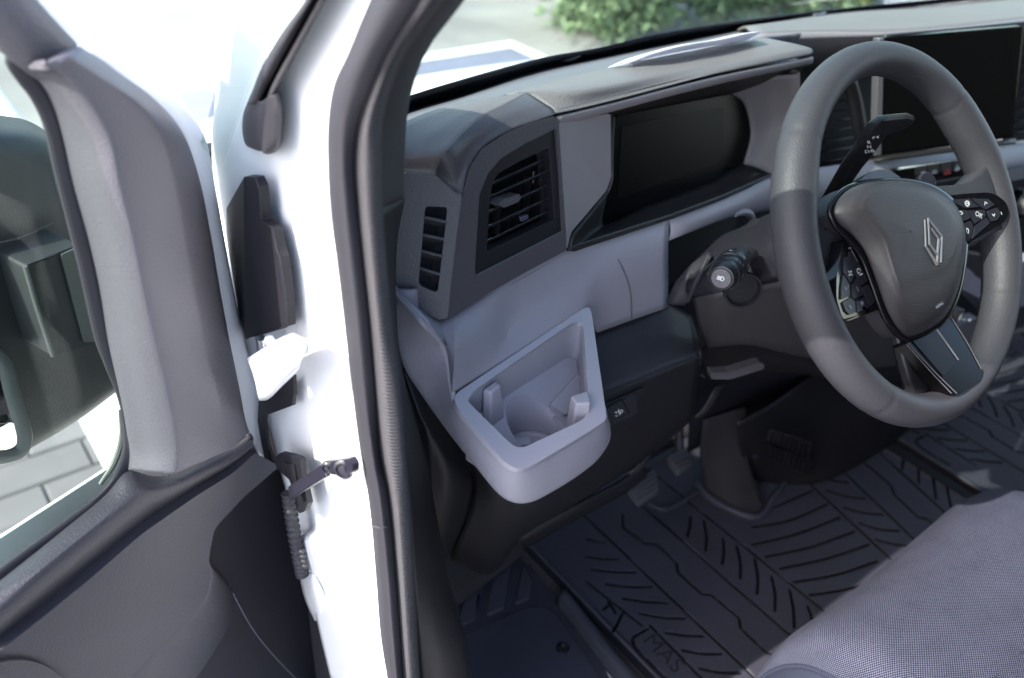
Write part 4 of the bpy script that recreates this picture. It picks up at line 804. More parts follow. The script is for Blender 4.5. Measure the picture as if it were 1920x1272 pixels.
# ------------------------------------------------------------------ steering column, stalks
colm = thing('steering_column', 'dark plastic steering column cover behind the wheel with a tilt lever below', 'steering column', (0, .15, 1.15))
q0 = [Y(*p) for p in [(1296, 500, .205), (1345, 446, .225), (1396, 424, .20), (1448, 399, .16), (1530, 380, .12), (1640, 380, .11), (1790, 400, .14)]]
q1 = [Y(*p) for p in [(1285, 545, .19), (1330, 500, .175), (1400, 480, .145), (1460, 460, .11), (1540, 440, .08), (1640, 440, .08), (1790, 450, .12)]]
q2 = [Y(*p) for p in [(1298, 560, .185), (1345, 550, .15), (1404, 538, .128), (1471, 525, .10), (1550, 508, .078), (1640, 500, .078), (1790, 520, .12)]]
q3 = [Y(*p) for p in [(1310, 610, .185), (1350, 600, .155), (1404, 595, .135), (1475, 595, .112), (1560, 590, .095), (1650, 590, .095), (1790, 580, .13)]]
q4 = [Y(*p) for p in [(1322, 655, .195), (1360, 649, .17), (1400, 647, .155), (1470, 662, .14), (1560, 680, .125), (1660, 690, .12), (1790, 650, .14)]]
G('column_upper', [[p + np.array([0, .03, -.05]) for p in q0], q0, q1, q2], M['pocket'], colm, nu=5, nv=5, th=.004)
G('column_lower', [q2, q3, q4, [p + np.array([0, .06, -.004]) for p in q4]], M['hub'], colm, nu=5, nv=5, th=.004)
stroke('column_seam', [cr([p + np.array([0, -.0025, .0005]) for p in q2[2:5]], 8)], .0016, M['void'], colm, np.array([-.3, -1, 0.3]))
G('column_sleeve', [[Y(1249, 568, .214), Y(1266, 530, .212), Y(1296, 495, .208), Y(1328, 472, .20)], [Y(1262, 572, .203), Y(1283, 532, .20), (Y(1308, 498, .194)), Y(1331, 476, .186)], [Y(1284, 574, .197), Y(1297, 556, .188), Y(1312, 520, .182), Y(1330, 480, .18)]], M['rubber'], colm, nu=5, nv=5, th=.003)
tube('sleeve_fold', [Y(1290, 566, .186), Y(1300, 540, .181), Y(1316, 506, .176), Y(1329, 478, .175)], [.002, .003, .003, .0015], M['rubber'], colm, ns=8)
G('column_belly', [[p + np.array([0, .03, -.002]) for p in q4], [Y(*p) for p in [(1322, 700, .22), (1370, 700, .2), (1425, 688, .18), (1480, 690, .165), (1545, 700, .15), (1660, 715, .15), (1790, 690, .16)]], [Y(*p) for p in [(1322, 720, .28), (1370, 716, .26), (1425, 705, .24), (1480, 702, .23), (1545, 708, .22), (1660, 730, .2), (1790, 720, .2)]]], M['dark'], colm, nu=5, nv=4, th=.004)
lv = slab('tilt_lever', [Y(*p) for p in [(1333, 700, .155), (1366, 699, .145), (1426, 681, .13), (1433, 684, .128), (1433, 692, .128), (1370, 712, .143), (1334, 712, .155)]], .012, M['pod'], colm, r=.003, bev=.002, bseg=3)
G('under_dash', [[Y(*p) for p in r] for r in ([(1290, 690, .24), (1340, 716, .23), (1430, 702, .22), (1560, 700, .2), (1640, 700, .2)], [(1295, 790, .25), (1360, 775, .25), (1450, 745, .24), (1540, 705, .22), (1640, 720, .22)], [(1290, 850, .30), (1388, 798, .29), (1440, 770, .28), (1545, 712, .26), (1640, 740, .26)])], M['pocket'], dash, nu=4, nv=4, th=.004)

stk = thing('light_stalk', 'black light stalk with a round grey end button left of the steering wheel', 'stalk', Y(1390, 500, .13))
c0 = Y(1350, 525, .085); c1 = Y(1392, 478, .125); sa = unit(c0 - c1 + np.array([-.012, -.004, -.002])); Ls = .05
sc = c0 - sa * Ls
lathe('stalk_barrel', sc, sa, [(.012, -.03), (.0150, -.012), (.0166, .0), (.0166, .010), (.0150, .0115), (.0150, .013), (.0158, .0145), (.0158, .026), (.0148, .028)], M['vblack'], stk, ns=44)
lathe('thumb_ring', sc, sa, [(.0148, .0275), (.0150, .029), (.0150, .036), (.0142, .040), (.0130, .043), (.0122, .0445), (.0106, .0448), (.0106, .042)], M['vblack'], stk, ns=64)
lathe('end_button', sc, sa, [(.0102, .040), (.0102, .0452), (.0098, .0462), (.0005, .0468)], M['trim'], stk, ns=44)
a_ = unit(np.cross(sa, [0, 0, 1])); b_ = np.cross(a_, sa); b_ = b_ if b_[2] > 0 else -b_; a_ = a_ if a_[0] > 0 else -a_
for k in range(30):
    t = 2 * math.pi * k / 30; dr = math.cos(t) * a_ + math.sin(t) * b_
    box('grip_ridge', sc + sa * .0325 + dr * .0150, sa * .0035, dr * .0007, np.cross(sa, dr) * .0007, M['vblack'], stk, bev=0)
ec = sc + sa * .0470
ic = lambda L: [[ec + a_ * x + b_ * y for x, y in l] for l in L]
stroke('lamp_symbol', ic([[(-.0035, -.001), (-.0005, -.001)], [(-.0035, .0005), (-.0005, .0005)], [(-.0035, .002), (-.0005, .002)], [(.0, -.0015), (.0, .0025), (.002, .0025), (.0032, .0005), (.002, -.0015), (0, -.0015)]]), .0010, M['white'], stk, sa)
for t, h, nmm in ((1.9, .004, 'fog_symbol'), (.95, .005, 'beam_symbol'), (.35, .004, 'lamp_mark'), (.0, .021, 'beam_symbol'), (.62, .017, 'dot_mark')):
    dr = math.cos(t) * a_ + math.sin(t) * b_; tn = np.cross(sa, dr); o = sc + sa * h + dr * (.0168 if h < .012 else .01605)
    w_ = .0016 if nmm != 'dot_mark' else .0006
    stroke(nmm, [[o - tn * w_ - sa * .0006, o + tn * w_ - sa * .0006], [o - tn * w_ + sa * .0010, o + tn * w_ + sa * .001]], .0009, M['white'], stk, dr)
tube('stalk_arm', [sc + sa * -.01, sc - sa * .035 + np.array([.004, 0, -.006]), sc - sa * .06 + np.array([.01, 0, -.012])], [.011, .010, .010], M['vblack'], stk, ns=16)
lathe('stalk_socket', Y(1393, 545, .118), (-.55, -.8, .1), [(.0215, -.004), (.0215, .0015), (.019, .0015), (.017, -.006), (.0005, -.008)], M['pocket'], stk, ns=40)

gs_ = thing('gear_selector', 'black column gear selector lever marked P R N D/B behind the steering wheel', 'gear lever', Y(1600, 320, .1))
yb, ye = .13, .075
up = [(1538, 374), (1576, 309), (1604, 266), (1627, 230), (1645, 217), (1697, 212), (1710, 217), (1713, 225)]
rg = [(1556, 374), (1603, 299), (1622, 270), (1641, 240), (1653, 227), (1700, 222), (1710, 224), (1712, 229)]
dn = [(1582, 366), (1616, 316), (1632, 297), (1650, 272), (1662, 254), (1704, 238), (1710, 233), (1711, 231)]
yy = [.150, .120, .105, .092, .086, .070, .067, .067]
G('lever', [[Y(*off(p, 2), y + .012) for p, y in zip(up, yy)], [Y(*p, y) for p, y in zip(up, yy)], [Y(*p, y - .010) for p, y in zip(rg, yy)], [Y(*p, y - .008) for p, y in zip(dn, yy)], [Y(*off(p, -1), y + .012) for p, y in zip(dn, yy)]], M['vblack'], gs_, u='l', v=.002, nu=3, th=.003)
gA, gN = plane3(Y(1620, 272, yy[2] - .0098), Y(1650, 240, yy[3] - .0098), Y(1645, 280, yy[3] - .0085))
if gN[1] > 0: gN = -gN
gp_ = lambda x, y, o=.0016: PL(x, y, gA + gN * o, gN)
gx = gp_(1660, 275) - gp_(1640, 277.5); gy = gp_(1632, 258) - gp_(1630, 284)
for s_, p in (('P', (1638.5, 258)), ('R', (1629.5, 267)), ('N', (1630, 275.3)), ('D/B', (1630.5, 283.7))):
    lettering('marking', s_, gp_(*p), gx, gy, .0062, M['white'], gs_)
slab('arrow_mark', [gp_(1643, 257.6, .0018), gp_(1648.5, 254.5, .0018), gp_(1646.3, 257.6, .0018), gp_(1648.5, 260.5, .0018)], .0003, M['white'], gs_, bev=0)
wp = thing('wiper_stalk', 'black wiper stalk end showing above the hub below the switch row', 'stalk', Y(1735, 345, .08))
tube('wiper_stalk_arm', [Y(1690, 372, .10), Y(1718, 352, .085), Y(1737, 340, .075)], [.009, .010, .011], M['vblack'], wp, ns=18)
lathe('end_cap', Y(1738, 340.5, .073), unit(Y(1738, 340, .073) - Y(1718, 352, .085)), [(.0112, -.002), (.0112, .001), (.0095, .003), (.0005, .0035)], M['pod'], wp, ns=30)

# sheet of paper on the dash top
ppr = thing('paper_sheet', 'white sheet of paper lying curled on the dash top under the windscreen', 'paper', Z(1290, 92, 1.39))
tb = [(1146, 126, 1.3975), (1180, 119, 1.3968), (1230, 105, 1.3955), (1287, 94, 1.394), (1345, 84, 1.391), (1407, 73.5, 1.388), (1412, 72, 1.388)]
tt = [(1182, 116, 1.399), (1201, 108, 1.404), (1240, 96, 1.409), (1287, 84, 1.410), (1345, 75, 1.408), (1398, 63, 1.406), (1426, 60, 1.404)]
A_ = [Z(*p) for p in tb]; B_ = [Z(*p) for p in tt]
B_ = [a + (b - a) * 1.0 for a, b in zip(A_, B_)]
G('sheet', [A_, [a * .55 + b * .45 + np.array([0, -.004, .002]) for a, b in zip(A_, B_)], B_, [b + np.array([0, .03, -.014]) for b in B_], [b + np.array([0, .06, -.05]) for b in B_]], M['paper'], ppr, nu=5, nv=5, th=.0004)
# ------------------------------------------------------------------ steering wheel
TW = R(35.6); WC = np.array([0, 0, 1.3]); wu = np.array([1., 0, 0]); wn = np.array([0, -math.cos(TW), math.sin(TW)]); wv = np.cross(wn, wu)
rot = Matrix(((wu[0], wv[0], wn[0]), (wu[1], wv[1], wn[1]), (wu[2], wv[2], wn[2])))
whl = thing('steering_wheel', 'dark grey leather three spoke steering wheel with gloss black trim and a diamond emblem', 'steering wheel', WC, rot)
def Wp(u, v, h=0.): return WC + wu * u + wv * v + wn * h
def Wx(px, py, h=0.): return PL(px, py, WC + wn * h, wn)
def Wt(px, py, h0, gx): # plane that rises by gx per metre of u
    n = unit(wn - wu * gx); return PL(px, py, WC + wn * h0, n)
# rim with four stitched joints
N_ = 320; ns = 24; V = []; F = []; uv = []
jt = [math.atan2(.119, -.127), math.atan2(.120, .137), math.atan2(-.135, -.118), math.atan2(-.105, .141)]
for i in range(N_):
    t = 2 * math.pi * i / N_
    side = math.cos(t) ** 2; ra = .0165 + .0030 * side; rb = .0185 + .0022 * side
    # thumb swell above the side spokes
    for a0_ in (R(30), R(150)): ra += .0022 * math.exp(-((math.atan2(math.sin(t - a0_), math.cos(t - a0_))) / .22) ** 2)
    dip = 0
    for j in jt:
        d = abs(math.atan2(math.sin(t - j), math.cos(t - j))) * .175
        dip = max(dip, math.exp(-(d / .0016) ** 2) * .0014 - math.exp(-((d - .0045) / .002) ** 2) * .0004)
    R0 = .1935 - ra
    for k in range(ns):
        b = 2 * math.pi * k / ns
        rr = R0 + (ra - dip) * math.cos(b); V.append(Wp(rr * math.cos(t), rr * math.sin(t), (rb - dip) * math.sin(b))); uv.append((t * .175, b * .018))
for i in range(N_):
    for k in range(ns):
        i2 = (i + 1) % N_; k2 = (k + 1) % ns; F.append((i * ns + k, i2 * ns + k, i2 * ns + k2, i * ns + k2))
mk('rim', V, F, M['rim'], whl, uv=uv, auto=80)
# hub cover
def hub_mat():
    m = plastic('finely hatched airbag cover', (.024, .0225, .0235), .5, 0, spec=.25); t = m.node_tree; b = t.nodes['Principled BSDF']
    tc = nd(t, 'ShaderNodeTexCoord'); sx = nd(t, 'ShaderNodeSeparateXYZ'); t.links.new(tc.outputs['Object'], sx.inputs[0])
    def M2(op, a, b_):
        n = nd(t, 'ShaderNodeMath', operation=op)
        for i, q in enumerate((a, b_)):
            if isinstance(q, (int, float)): n.inputs[i].default_value = q
            elif q is not None: t.links.new(q, n.inputs[i])
        return n.outputs[0]
    s = M2('SINE', M2('MULTIPLY', M2('ADD', M2('MULTIPLY', sx.outputs[0], .3), M2('MULTIPLY', sx.outputs[1], 1.0)), 2 * math.pi / .0017), None)
    s2 = M2('SINE', M2('MULTIPLY', sx.outputs[0], 2 * math.pi / .0012), None)
    bp = nd(t, 'ShaderNodeBump', Strength=.22, Distance=.0003); t.links.new(M2('ADD', s, M2('MULTIPLY', s2, .3)), bp.inputs['Height']); t.links.new(bp.outputs[0], b.inputs['Normal']); return m
M['hubtex'] = hub_mat()
HO = [(1565, 400), (1571, 378), (1590, 357), (1625, 343), (1664, 339), (1710, 341), (1750, 352), (1785, 378), (1803, 408), (1810, 440), (1808, 480), (1796, 545), (1775, 590), (1745, 615), (1705, 631), (1690, 622), (1668, 590), (1642, 520), (1622, 470), (1598, 440), (1575, 420)]
HI = [(1616, 392), (1618, 378), (1630, 366), (1650, 358), (1676, 354), (1712, 358), (1744, 368), (1772, 390), (1786, 415), (1792, 440), (1788, 470), (1770, 500), (1745, 512), (1722, 520), (1695, 530), (1685, 530), (1676, 512), (1666, 480), (1656, 450), (1638, 424), (1624, 404)]
Hc = (1705, 440)
def ringp(P, h): return [Wx(*p, h) for p in P]
o0 = ringp(HO, .006); o1 = ringp(HO, .011); i1 = ringp(HI, .024)
oo = [Wp(*((p - WC) @ np.array([wu, wv]).T), -.02) for p in o0]
cH = np.mean(i1, 0) + wn * .004
def lerp(A, B, t, dh=0): return [a * (1 - t) + b * t + wn * dh for a, b in zip(A, B)]
hub_rings = [oo, o0, lerp(o1, i1, .06, -.002), lerp(o1, i1, .22, .0015), lerp(o1, i1, .55, .0030), lerp(o1, i1, .88, .0018), lerp(o1, i1, 1.06, .0010), [a * .5 + cH * .5 + wn * .001 for a in i1], [a * .02 + cH * .98 for a in i1]]
G('airbag_cover', [cr(r, 4, True) + [cr(r, 4, True)[0]] for r in hub_rings], M['hubtex'], whl, u='l', nu=1, v='s', nv=4, th=0, auto=60)
# gloss frame round the hub
GO = [(1552, 400), (1560, 374), (1584, 350), (1622, 338), (1664, 334), (1710, 336), (1752, 347), (1789, 374), (1808, 406), (1816, 440), (1814, 482), (1802, 549), (1781, 596), (1750, 624), (1704, 643), (1682, 632), (1655, 596), (1630, 530), (1610, 480), (1583, 448), (1562, 424)]
g0 = ringp(GO, -.012); g1 = ringp(GO, .002); g2 = ringp(HO, .0052)
cl_ = lambda r: cr(r, 4, True) + [cr(r, 4, True)[0]]
G('hub_frame', [cl_(g0), cl_(g1), cl_(lerp(g1, g2, .5, .0015)), cl_(g2)], M['gloss'], whl, u='l', nu=1, v='s', nv=4, th=0, auto=70)
# leather covered side spokes
G('spoke', [[Wt(*p, -.013, .16) for p in r] for r in ([(1730, 351), (1790, 347), (1816, 342), (1838, 322), (1862, 300)], [(1740, 362), (1795, 357), (1830, 354), (1862, 348), (1885, 340)], [(1760, 400), (1810, 400), (1850, 400), (1885, 400), (1905, 400)], [(1780, 450), (1812, 465), (1845, 448), (1880, 430), (1908, 440)])], M['rim'], whl, nu=5, nv=5, th=.02)
G('spoke', [[Wt(*p, -.013, .0) for p in r] for r in ([(1530, 400), (1545, 384), (1562, 366), (1600, 350)], [(1520, 440), (1545, 434), (1566, 426), (1600, 440)], [(1520, 500), (1548, 496), (1576, 480), (1610, 500)], [(1530, 570), (1560, 566), (1585, 560), (1630, 560)])], M['rim'], whl, nu=5, nv=5, th=.014)
G('spoke_trim', [[Wt(*p, -.010, .0) for p in r] for r in ([(1550, 394), (1548, 412), (1550, 430)], [(1556, 388), (1555, 412), (1562, 434)], [(1566, 396), (1570, 424), (1580, 446)])], M['gloss'], whl, nu=5, nv=4, th=.003)
# button pods
def Lp_(px, py, o=0.): n = unit(wn + wu * .16); return PL(px, py, WC + wn * .0005 + n * o - wu * .09, n)
def Rp_(px, py, o=0.): n = unit(wn - wu * .24); return PL(px, py, WC + wn * .004 + n * o + wu * .085, n)
c1_ = lambda x, y: (1540 + .2043 * x, 380 + .2043 * y); f2_ = lambda x, y: (1740 + .1258 * x, 320 + .1258 * y)
lpod = slab('button_pod', [Lp_(*p) for p in [(1583, 446), (1568.5, 520), (1568, 560), (1579, 597), (1589, 603), (1650, 580), (1662, 575), (1640, 510), (1608, 462)]], .012, M['gloss'], whl, r=.006, bev=.0015)
rpod = slab('button_pod', [Rp_(*p) for p in [(1766, 368), (1815, 363), (1851, 361), (1868, 365), (1886, 379), (1892, 394), (1890, 408), (1878, 421), (1841, 442), (1815, 457), (1806, 470), (1785, 420)]], .012, M['gloss'], whl, r=.005, bev=.0015)
Ln = unit(wn + wu * .16); Rn = unit(wn - wu * .24)
def shrink(P, k):
    c = np.mean(P, 0); return [c + (p - c) * k for p in P]
for P in ([(215, 500), (240, 495), (318, 660), (270, 742), (205, 640)], [(258, 440), (345, 550), (432, 722), (372, 768), (328, 680), (250, 500)], [(200, 652), (262, 748), (265, 850), (212, 885), (182, 895), (184, 780)], [(330, 690), (368, 778), (392, 845), (300, 888), (288, 850), (290, 750)], [(195, 915), (268, 872), (312, 905), (318, 1010), (262, 1034), (222, 996)], [(325, 905), (400, 865), (445, 958), (430, 975), (327, 1008)], [(376, 782), (432, 746), (500, 905), (455, 950), (402, 852)]):
    slab('button', shrink([Lp_(*c1_(*p), .0015) for p in P], .96), .002, M['button'], lpod, r=.0012, bev=.0005)
for P in ([(320, 432), (628, 415), (768, 543), (560, 565), (500, 540)], [(650, 415), (900, 420), (1000, 508), (872, 588), (792, 545)], [(430, 580), (588, 592), (640, 708), (540, 758)], [(602, 590), (848, 582), (868, 680), (700, 798)], [(882, 602), (1030, 548), (1098, 640), (1040, 738), (942, 768)], [(550, 782), (640, 742), (678, 840), (620, 1056), (572, 1050)], [(700, 832), (872, 694), (930, 780), (652, 1028)]):
    slab('button', shrink([Rp_(*f2_(*p), .0015) for p in P], .965), .002, M['button'], rpod, r=.0012, bev=.0005)
lS = lambda L: [[Lp_(*c1_(*p), .0021) for p in l] for l in L]; rS = lambda L: [[Rp_(*f2_(*p), .0021) for p in l] for l in L]
stroke('speed_symbol', lS([[(245, 628), (262, 640), (280, 628), (272, 650), (285, 668), (266, 660), (252, 676), (258, 650), (245, 628)]]), .0009, M['white'], lpod, Ln)
stroke('cruise_symbol', lS([[(330, 645), (328, 615), (345, 605), (362, 625)], [(340, 650), (352, 640)], [(350, 668), (378, 655)], [(358, 660), (374, 652)]]), .0010, M['white'], lpod, Ln)
stroke('set_symbol', lS([[(212, 778), (238, 790)], [(215, 792), (236, 802)], [(240, 772), (252, 770)]]), .0009, M['dim'], lpod, Ln)
stroke('set_symbol', lS([[(325, 778), (340, 812)]]), .0012, M['dim'], lpod, Ln)
stroke('set_symbol', lS([[(252, 950), (272, 975)], [(262, 945), (280, 966)]]), .0011, M['dim'], lpod, Ln)
stroke('set_symbol', lS([[(360, 915), (380, 945)], [(370, 908), (384, 930)], [(362, 930), (384, 915)]]), .0011, M['dim'], lpod, Ln)
stroke('pod_glint_mark', lS([[(248, 425), (262, 412), (275, 418)], [(262, 415), (335, 545)]]), .0007, M['dim'], lpod, Ln)
stroke('page_symbol', rS([[(555, 470), (580, 455), (612, 470), (618, 505), (592, 535), (562, 515), (552, 485)], [(575, 490), (605, 488), (605, 520)]]), .0012, M['white'], rpod, Rn)
stroke('up_symbol', rS([[(845, 512), (852, 470), (885, 490)]]), .0009, M['white'], rpod, Rn)
stroke('down_symbol', rS([[(958, 652), (985, 680), (995, 645)]]), .0009, M['white'], rpod, Rn)
stroke('back_symbol', rS([[(475, 612), (505, 618), (518, 638), (500, 655), (475, 650)]]), .0009, M['white'], rpod, Rn)
stroke('phone_symbol', rS([[(572, 862), (595, 870), (608, 905), (600, 938), (578, 915), (572, 862)]]), .0009, M['white'], rpod, Rn)
lettering('ok_mark', 'OK', Rp_(*f2_(755, 665), .0018), Rp_(*f2_(800, 690)) - Rp_(*f2_(710, 640)), wv, .0075, M['white'], rpod)
stroke('glint_mark', rS([[(1090, 620), (1100, 655)]]), .0008, M['white'], rpod, Rn)
# lower spoke
def Sp(px, py, o=0.): # rises towards the rim
    n = unit(wn + wv * .26); return PL(px, py, WC + wn * .0 - wv * .09 + n * o, n)
lsp = slab('lower_spoke', [Sp(*p) for p in [(1697, 640), (1720, 630), (1779, 588), (1843, 694), (1838, 712), (1800, 738), (1788, 741), (1740, 690)]], .016, M['lens'], whl, r=.004, bev=.002)
slab('spoke_inlay', [Sp(*p, .0012) for p in [(1712, 640), (1752, 615), (1794, 678), (1770, 706), (1757, 692)]], .002, M['screen'], lsp, r=.001, bev=.0006)
for L in (((1703, 644), (1750, 695), (1794, 738)), ((1700, 646), (1745, 697), (1784, 738)), ((1780, 590), (1812, 640), (1840, 692))):
    tube('spoke_edge', [Sp(*p, .0006) for p in L], .0005, M['silver'], lsp, ns=6)
tube('spoke_edge', [Sp(*p, .0012) for p in ((1755, 616), (1778, 648), (1797, 675))], .0008, M['silver'], lsp, ns=6)
box('spoke_core', Wp(0, -.10, -.012), wu * .05, wv * .06, wn * .006, M['vblack'], whl, bev=.004)
lathe('wheel_boss', Wp(0, 0, -.02), -wn, [(.07, 0), (.068, .012), (.05, .03), (.045, .07)], M['vblack'], whl, ns=36)
# emblem, two interlaced bands
f6 = lambda x, y: (1700 + .267 * x, 380 + .267 * y)
def Em(px, py, o=0.): return Wx(px, py, .0275 + o)
M['emblem'] = plastic('dark chrome', (.10, .10, .105), .4, 0, metal=.3)
for L in ([(126, 126), (133, 308), (214, 432)], [(150, 114), (248, 240), (240, 418)], [(150, 114), (159, 292)], [(174, 186), (224, 254), (216, 368), (160, 292)], [(214, 432), (226, 262)]):
    P = [Em(*f6(*p)) for p in L]; V = []; F = []
    for a, b in zip(P, P[1:]):
        t = unit(b - a); s = unit(np.cross(wn, t)) * .00145; e = t * .0007; o = len(V)
        V += [a - s - e - wn * .004, b - s + e - wn * .004, b + s + e - wn * .004, a + s - e - wn * .004, a - s * .5 - e + wn * .0008, b - s * .5 + e + wn * .0008, b + s * .5 + e + wn * .0008, a + s * .5 - e + wn * .0008]
        F += [(o + 4, o + 5, o + 6, o + 7), (o, o + 1, o + 5, o + 4), (o + 1, o + 2, o + 6, o + 5), (o + 2, o + 3, o + 7, o + 6), (o + 3, o, o + 4, o + 7)]
    mk('emblem_band', V, F, M['emblem'], whl, smooth=False)
lettering('airbag_mark', 'AIRBAG', Wx(1760, 573, .0195), Wx(1767, 570, .02) - Wx(1752, 580, .02), Wx(1757, 560, .02) - Wx(1760, 574, .02), .0042, M['dim'], whl, .0008)

# ------------------------------------------------------------------ floor: mats, step, pedals, tunnel
ZF = .6
def Fz(px, py): return Z(px, py, ZF)[:2]
d4 = lambda x, y: (1100 + .45 * x, 700 + .45 * y); d5 = lambda x, y: (700 + x / 3, 900 + y / 3)
GL = []
for L in ([(40, 640), (690, 1260)], [(240, 560), (880, 1120)], [(430, 540), (1000, 1000)], [(950, 480), (1240, 750)], [(1080, 420), (1340, 670)], [(1230, 340), (1480, 570)], [(1330, 260), (1570, 490)]):
    a, b = Fz(*d4(*L[0])), Fz(*d4(*L[1])); x = (a[0] + b[0]) / 2; s = (b[0] - a[0]) / (b[1] - a[1])
    GL.append([(x + s * (.36 - (a[1] + b[1]) / 2), .36), (x + s * (-.34 - (a[1] + b[1]) / 2), -.34)])
ZZ = [(150, 590), (150, 640), (245, 710), (290, 712), (375, 790), (380, 830), (480, 920), (520, 925), (635, 1020), (640, 1060), (750, 1165), (820, 1185)]
GL.append([tuple(Fz(*d4(*p))) for p in ZZ])
GL.append([tuple(Fz(*d4(*p))) for p in [(1100, 330), (1165, 380), (1270, 470), (1280, 505), (1380, 600), (1420, 608), (1520, 700)]])
def arc(L, rep=()):
    P = [np.array(Fz(*d4(*p))) for p in L]; P = [q for q in cr(P, 5)] if len(P) > 2 else P; GL.append([tuple(p) for p in P])
for L in ([(0, 765), (70, 774), (130, 775)], [(20, 818), (110, 828), (200, 830)], [(80, 878), (175, 890), (270, 890)], [(150, 938), (245, 952), (340, 957)], [(220, 1000), (315, 1018), (410, 1022)], [(330, 1080), (400, 1092), (485, 1095)], [(400, 1155), (480, 1168), (560, 1170)], [(470, 1230), (555, 1246), (640, 1250)], [(0, 690), (40, 700), (75, 705)],
          [(432, 600), (430, 640), (418, 680)], [(488, 615), (500, 675), (495, 740)], [(568, 690), (572, 745), (565, 795)], [(625, 720), (640, 790), (640, 855)], [(700, 775), (713, 850), (710, 920)], [(770, 845), (785, 920), (785, 990)], [(845, 900), (862, 985), (865, 1060)], [(920, 970), (935, 1010), (940, 1060)],
          [(780, 560), (860, 525), (940, 490)], [(690, 640), (840, 615), (1000, 548)], [(690, 715), (880, 668), (1055, 602)], [(745, 765), (930, 725), (1115, 660)], [(805, 815), (990, 775), (1175, 715)], [(865, 870), (1040, 840), (1210, 785)], [(930, 925), (1090, 900), (1260, 850)],
          [(1000, 490), (1080, 514), (1160, 522)], [(1070, 560), (1150, 582), (1230, 590)], [(1135, 625), (1215, 650), (1300, 658)], [(1205, 695), (1290, 715), (1360, 720)], [(1000, 440), (1045, 452), (1090, 455)],
          [(1300, 290), (1316, 345), (1315, 400)], [(1355, 335), (1378, 395), (1385, 460)], [(1420, 390), (1446, 460), (1455, 525)], [(1490, 450), (1510, 520), (1518, 560)], [(1320, 265), (1360, 278), (1400, 280)], [(1380, 320), (1440, 322), (1500, 320)], [(1430, 370), (1490, 376), (1545, 372)], [(1480, 420), (1540, 422), (1590, 418)],
          [(120, 1000), (90, 950)], [(150, 1000), (110, 1080)], [(100, 955), (70, 985)], [(255, 1065), (190, 1115), (330, 1272)], [(265, 1052), (480, 1272)], [(0, 870), (230, 1050)]):
    arc(L)
xa, xb, ya, yb_ = -.150, .600, -.34, .385; hN = .00125
def heights(xs, ys, GLs, dx=0., flip=False):
    Xg, Yg = np.meshgrid(xs, ys); H = np.zeros_like(Xg); best = np.full(Xg.shape, 9.)
    for L in GLs:
        for a, b in zip(L, L[1:]):
            ax_, ay_ = (dx - a[0] if flip else a[0] + dx), a[1]; bx_, by_ = (dx - b[0] if flip else b[0] + dx), b[1]
            i0 = max(0, int((min(ax_, bx_) - .006 - xs[0]) / hN)); i1_ = int((max(ax_, bx_) + .006 - xs[0]) / hN) + 1
            j0 = max(0, int((min(ay_, by_) - .006 - ys[0]) / hN)); j1 = int((max(ay_, by_) + .006 - ys[0]) / hN) + 1
            if i0 >= len(xs) or j0 >= len(ys) or i1_ <= 0 or j1 <= 0: continue
            sx, sy = Xg[j0:j1, i0:i1_], Yg[j0:j1, i0:i1_]; vx, vy = bx_ - ax_, by_ - ay_; L2 = vx * vx + vy * vy + 1e-12
            t = np.clip(((sx - ax_) * vx + (sy - ay_) * vy) / L2, 0, 1); d = np.hypot(sx - ax_ - t * vx, sy - ay_ - t * vy)
            best[j0:j1, i0:i1_] = np.minimum(best[j0:j1, i0:i1_], d)
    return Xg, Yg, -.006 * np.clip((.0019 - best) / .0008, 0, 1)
def mat_obj(name, label, xs, ys, GLs, cut=None, **k):
    t = thing(name, label, 'floor mat', (xs.mean(), ys.mean(), ZF - .012), None, 'rubber floor mats')
    Xg, Yg, H = heights(xs, ys, GLs, **k); m, n = Xg.shape
    H0_ = H.copy(); e = np.minimum.reduce([Xg - xs[0], xs[-1] - Xg, ys[-1] - Yg]); H = H + .004 * np.exp(-((e - .009) / .0045) ** 2) - .012 * np.exp(-(e / .004) ** 2)
    base_ = H - H0_
    V = np.stack([Xg, Yg, ZF + H], -1).reshape(-1, 3)
    idx = np.arange(m * n).reshape(m, n); q = np.stack([idx[:-1, :-1], idx[:-1, 1:], idx[1:, 1:], idx[1:, :-1]], -1)
    if cut is not None: keep = ~cut(Xg, Yg)[:-1, :-1]; q = q[keep]
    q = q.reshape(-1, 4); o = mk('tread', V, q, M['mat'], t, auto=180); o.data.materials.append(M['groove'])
    o.data.polygons.foreach_set('material_index', (H.ravel()[q].min(1) < base_.ravel()[q].max(1) - .002).astype(np.int32)); return t  # sunken faces take the colour with painted-in shade
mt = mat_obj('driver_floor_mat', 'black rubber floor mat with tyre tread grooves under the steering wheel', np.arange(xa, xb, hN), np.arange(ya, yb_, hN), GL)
# raised lettering on the mat
lo_ = Z(*d4(345, 1175), ZF + .0004)
lettering('lettering', 'MAS', Z(*d4(318, 1168), ZF), (.02, -1, 0), (1, .02, 0), .036, M['void'], mt, .0009)
lettering('lettering', 'TER', Z(*d4(318, 1168), ZF) + np.array([.002, -.082, 0]), (.02, -1, 0), (1, .02, 0), .036, M['void'], mt, .0009)
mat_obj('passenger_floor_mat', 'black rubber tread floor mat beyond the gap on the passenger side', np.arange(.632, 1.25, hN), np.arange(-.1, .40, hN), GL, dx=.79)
rl = tag(box('floor_rail', (.616, .02, .590), (.012, 0, 0), (0, .4, 0), (0, 0, .006), M['void'], None, bev=.002), 'dark channel in the floor between the two rubber mats', 'channel')
